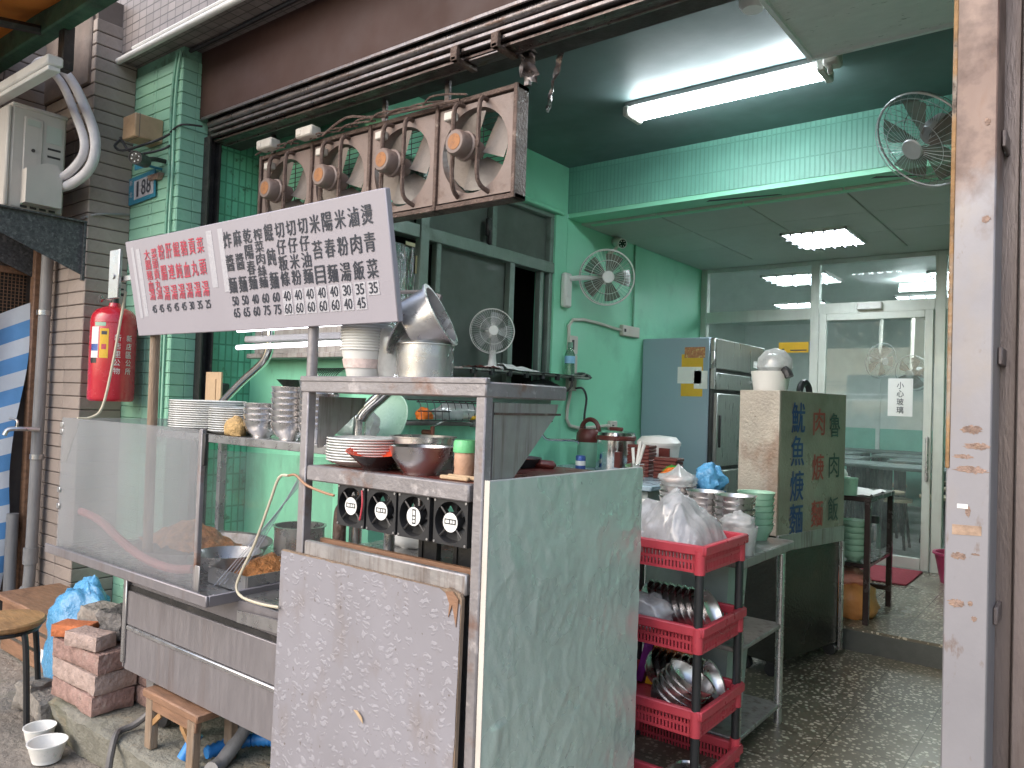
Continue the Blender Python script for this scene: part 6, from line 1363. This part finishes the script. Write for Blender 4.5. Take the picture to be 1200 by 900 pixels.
# paper bowls on the ground
def pbowl(x, y, r, h, label):
    t = thing('discarded_paper_bowl', label, 'paper bowl', (x, y, 0))
    part(t, 'bowl', G().lathe([(0,.004), (r*.72,.004), (r*.74,0), (r*.75,.004), (r,h-.005), (r+.004,h-.003), (r+.004,h+.001), (r-.002,h), (r*.73,.008), (0,.008)], (x,y,0), 36), M['paper'])
    part(t, 'printed_band', G().lathe([(r*.79,h*.18), (r*.97+.0012,h*.86)], (x,y,0), 36), mat('bowl_flowers_%d' % int(r*1000), (.72,.70,.66), .6, var=.05, dirt=[D((.55,.30,.32),.60,.66,26,k=.6), D((.35,.45,.38),.61,.67,31,k=.5)]))
pbowl(-3.52, 1.385, .058, .082, 'smaller white paper bowl on the ground behind the flowered one'); pbowl(-3.365, 1.355, .070, .075, 'wide flower printed paper bowl on the ground before the step')
# under the cart
t = thing('wooden_step_stool', 'small worn wooden stool wedged under the cart', 'stool', (-2.66, 1.55, .17))
part(t, 'seat', G().box(-2.85, -2.47, 1.47, 1.66, .355, .385, .005), M['wood_red'])
part(t, 'apron', G().box(-2.83, -2.49, 1.478, 1.49, .315, .355, .003), M['wood_red'])
for x in (-2.83, -2.54):
    for y in (1.475, 1.62): part(t, 'leg', G().box(x, x+.045, y, y+.03, .172, .355, .003), M['wood_grey'])
for x0, x1 in ((-2.785, -2.73), (-2.54, -2.595)): part(t, 'brace', G().prism([(x0,1.48,.26), (x0,1.48,.285), (x1,1.48,.33), (x1,1.48,.305)], (0,.01,0)), M['wood'], None)
single('black_drain_hose', G().tube([(-2.95,1.66,.40), (-2.95,1.60,.28), (-2.99,1.53,.20), (-3.0,1.47,.185), (-2.97,1.435,.18), (-2.93,1.40,.12), (-2.90,1.37,.03), (-2.80,1.25,.012), (-2.6,1.1,.012)], .013, 8), mat('grey_hose', (.13,.12,.115), .5), 'dark hose running over the platform edge onto the street', 'hose')
single('grey_waste_pipe', G().tube([(-2.52,1.80,.42), (-2.50,1.68,.27), (-2.48,1.58,.19), (-2.45,1.52,.19)], .027, 12), M['pvc'], 'grey waste pipe slanting down under the cart', 'pipe')
g = G(); pts = [(-2.36,1.78,.215), (-2.44,1.76,.222), (-2.51,1.72,.215), (-2.545,1.64,.21), (-2.55,1.56,.205)]
P_ = []
for a, b in zip(pts, pts[1:]):
    for k in range(8): P_.append(Vector(a).lerp(Vector(b), k/8))
P_.append(Vector(pts[-1])); g.tube(P_, [.026 if i % 2 else .021 for i in range(len(P_))], 10)
single('blue_corrugated_hose', g, M['hose_blue'], 'bright blue corrugated hose on the platform under the cart', 'hose', smooth=60)
single('blue_hose_end', G().cyl((-2.60,1.50,.19), (-2.585,1.545,.27), .022), M['hose_blue'], 'short blue pipe stub beside the wooden stool leg', 'pipe')
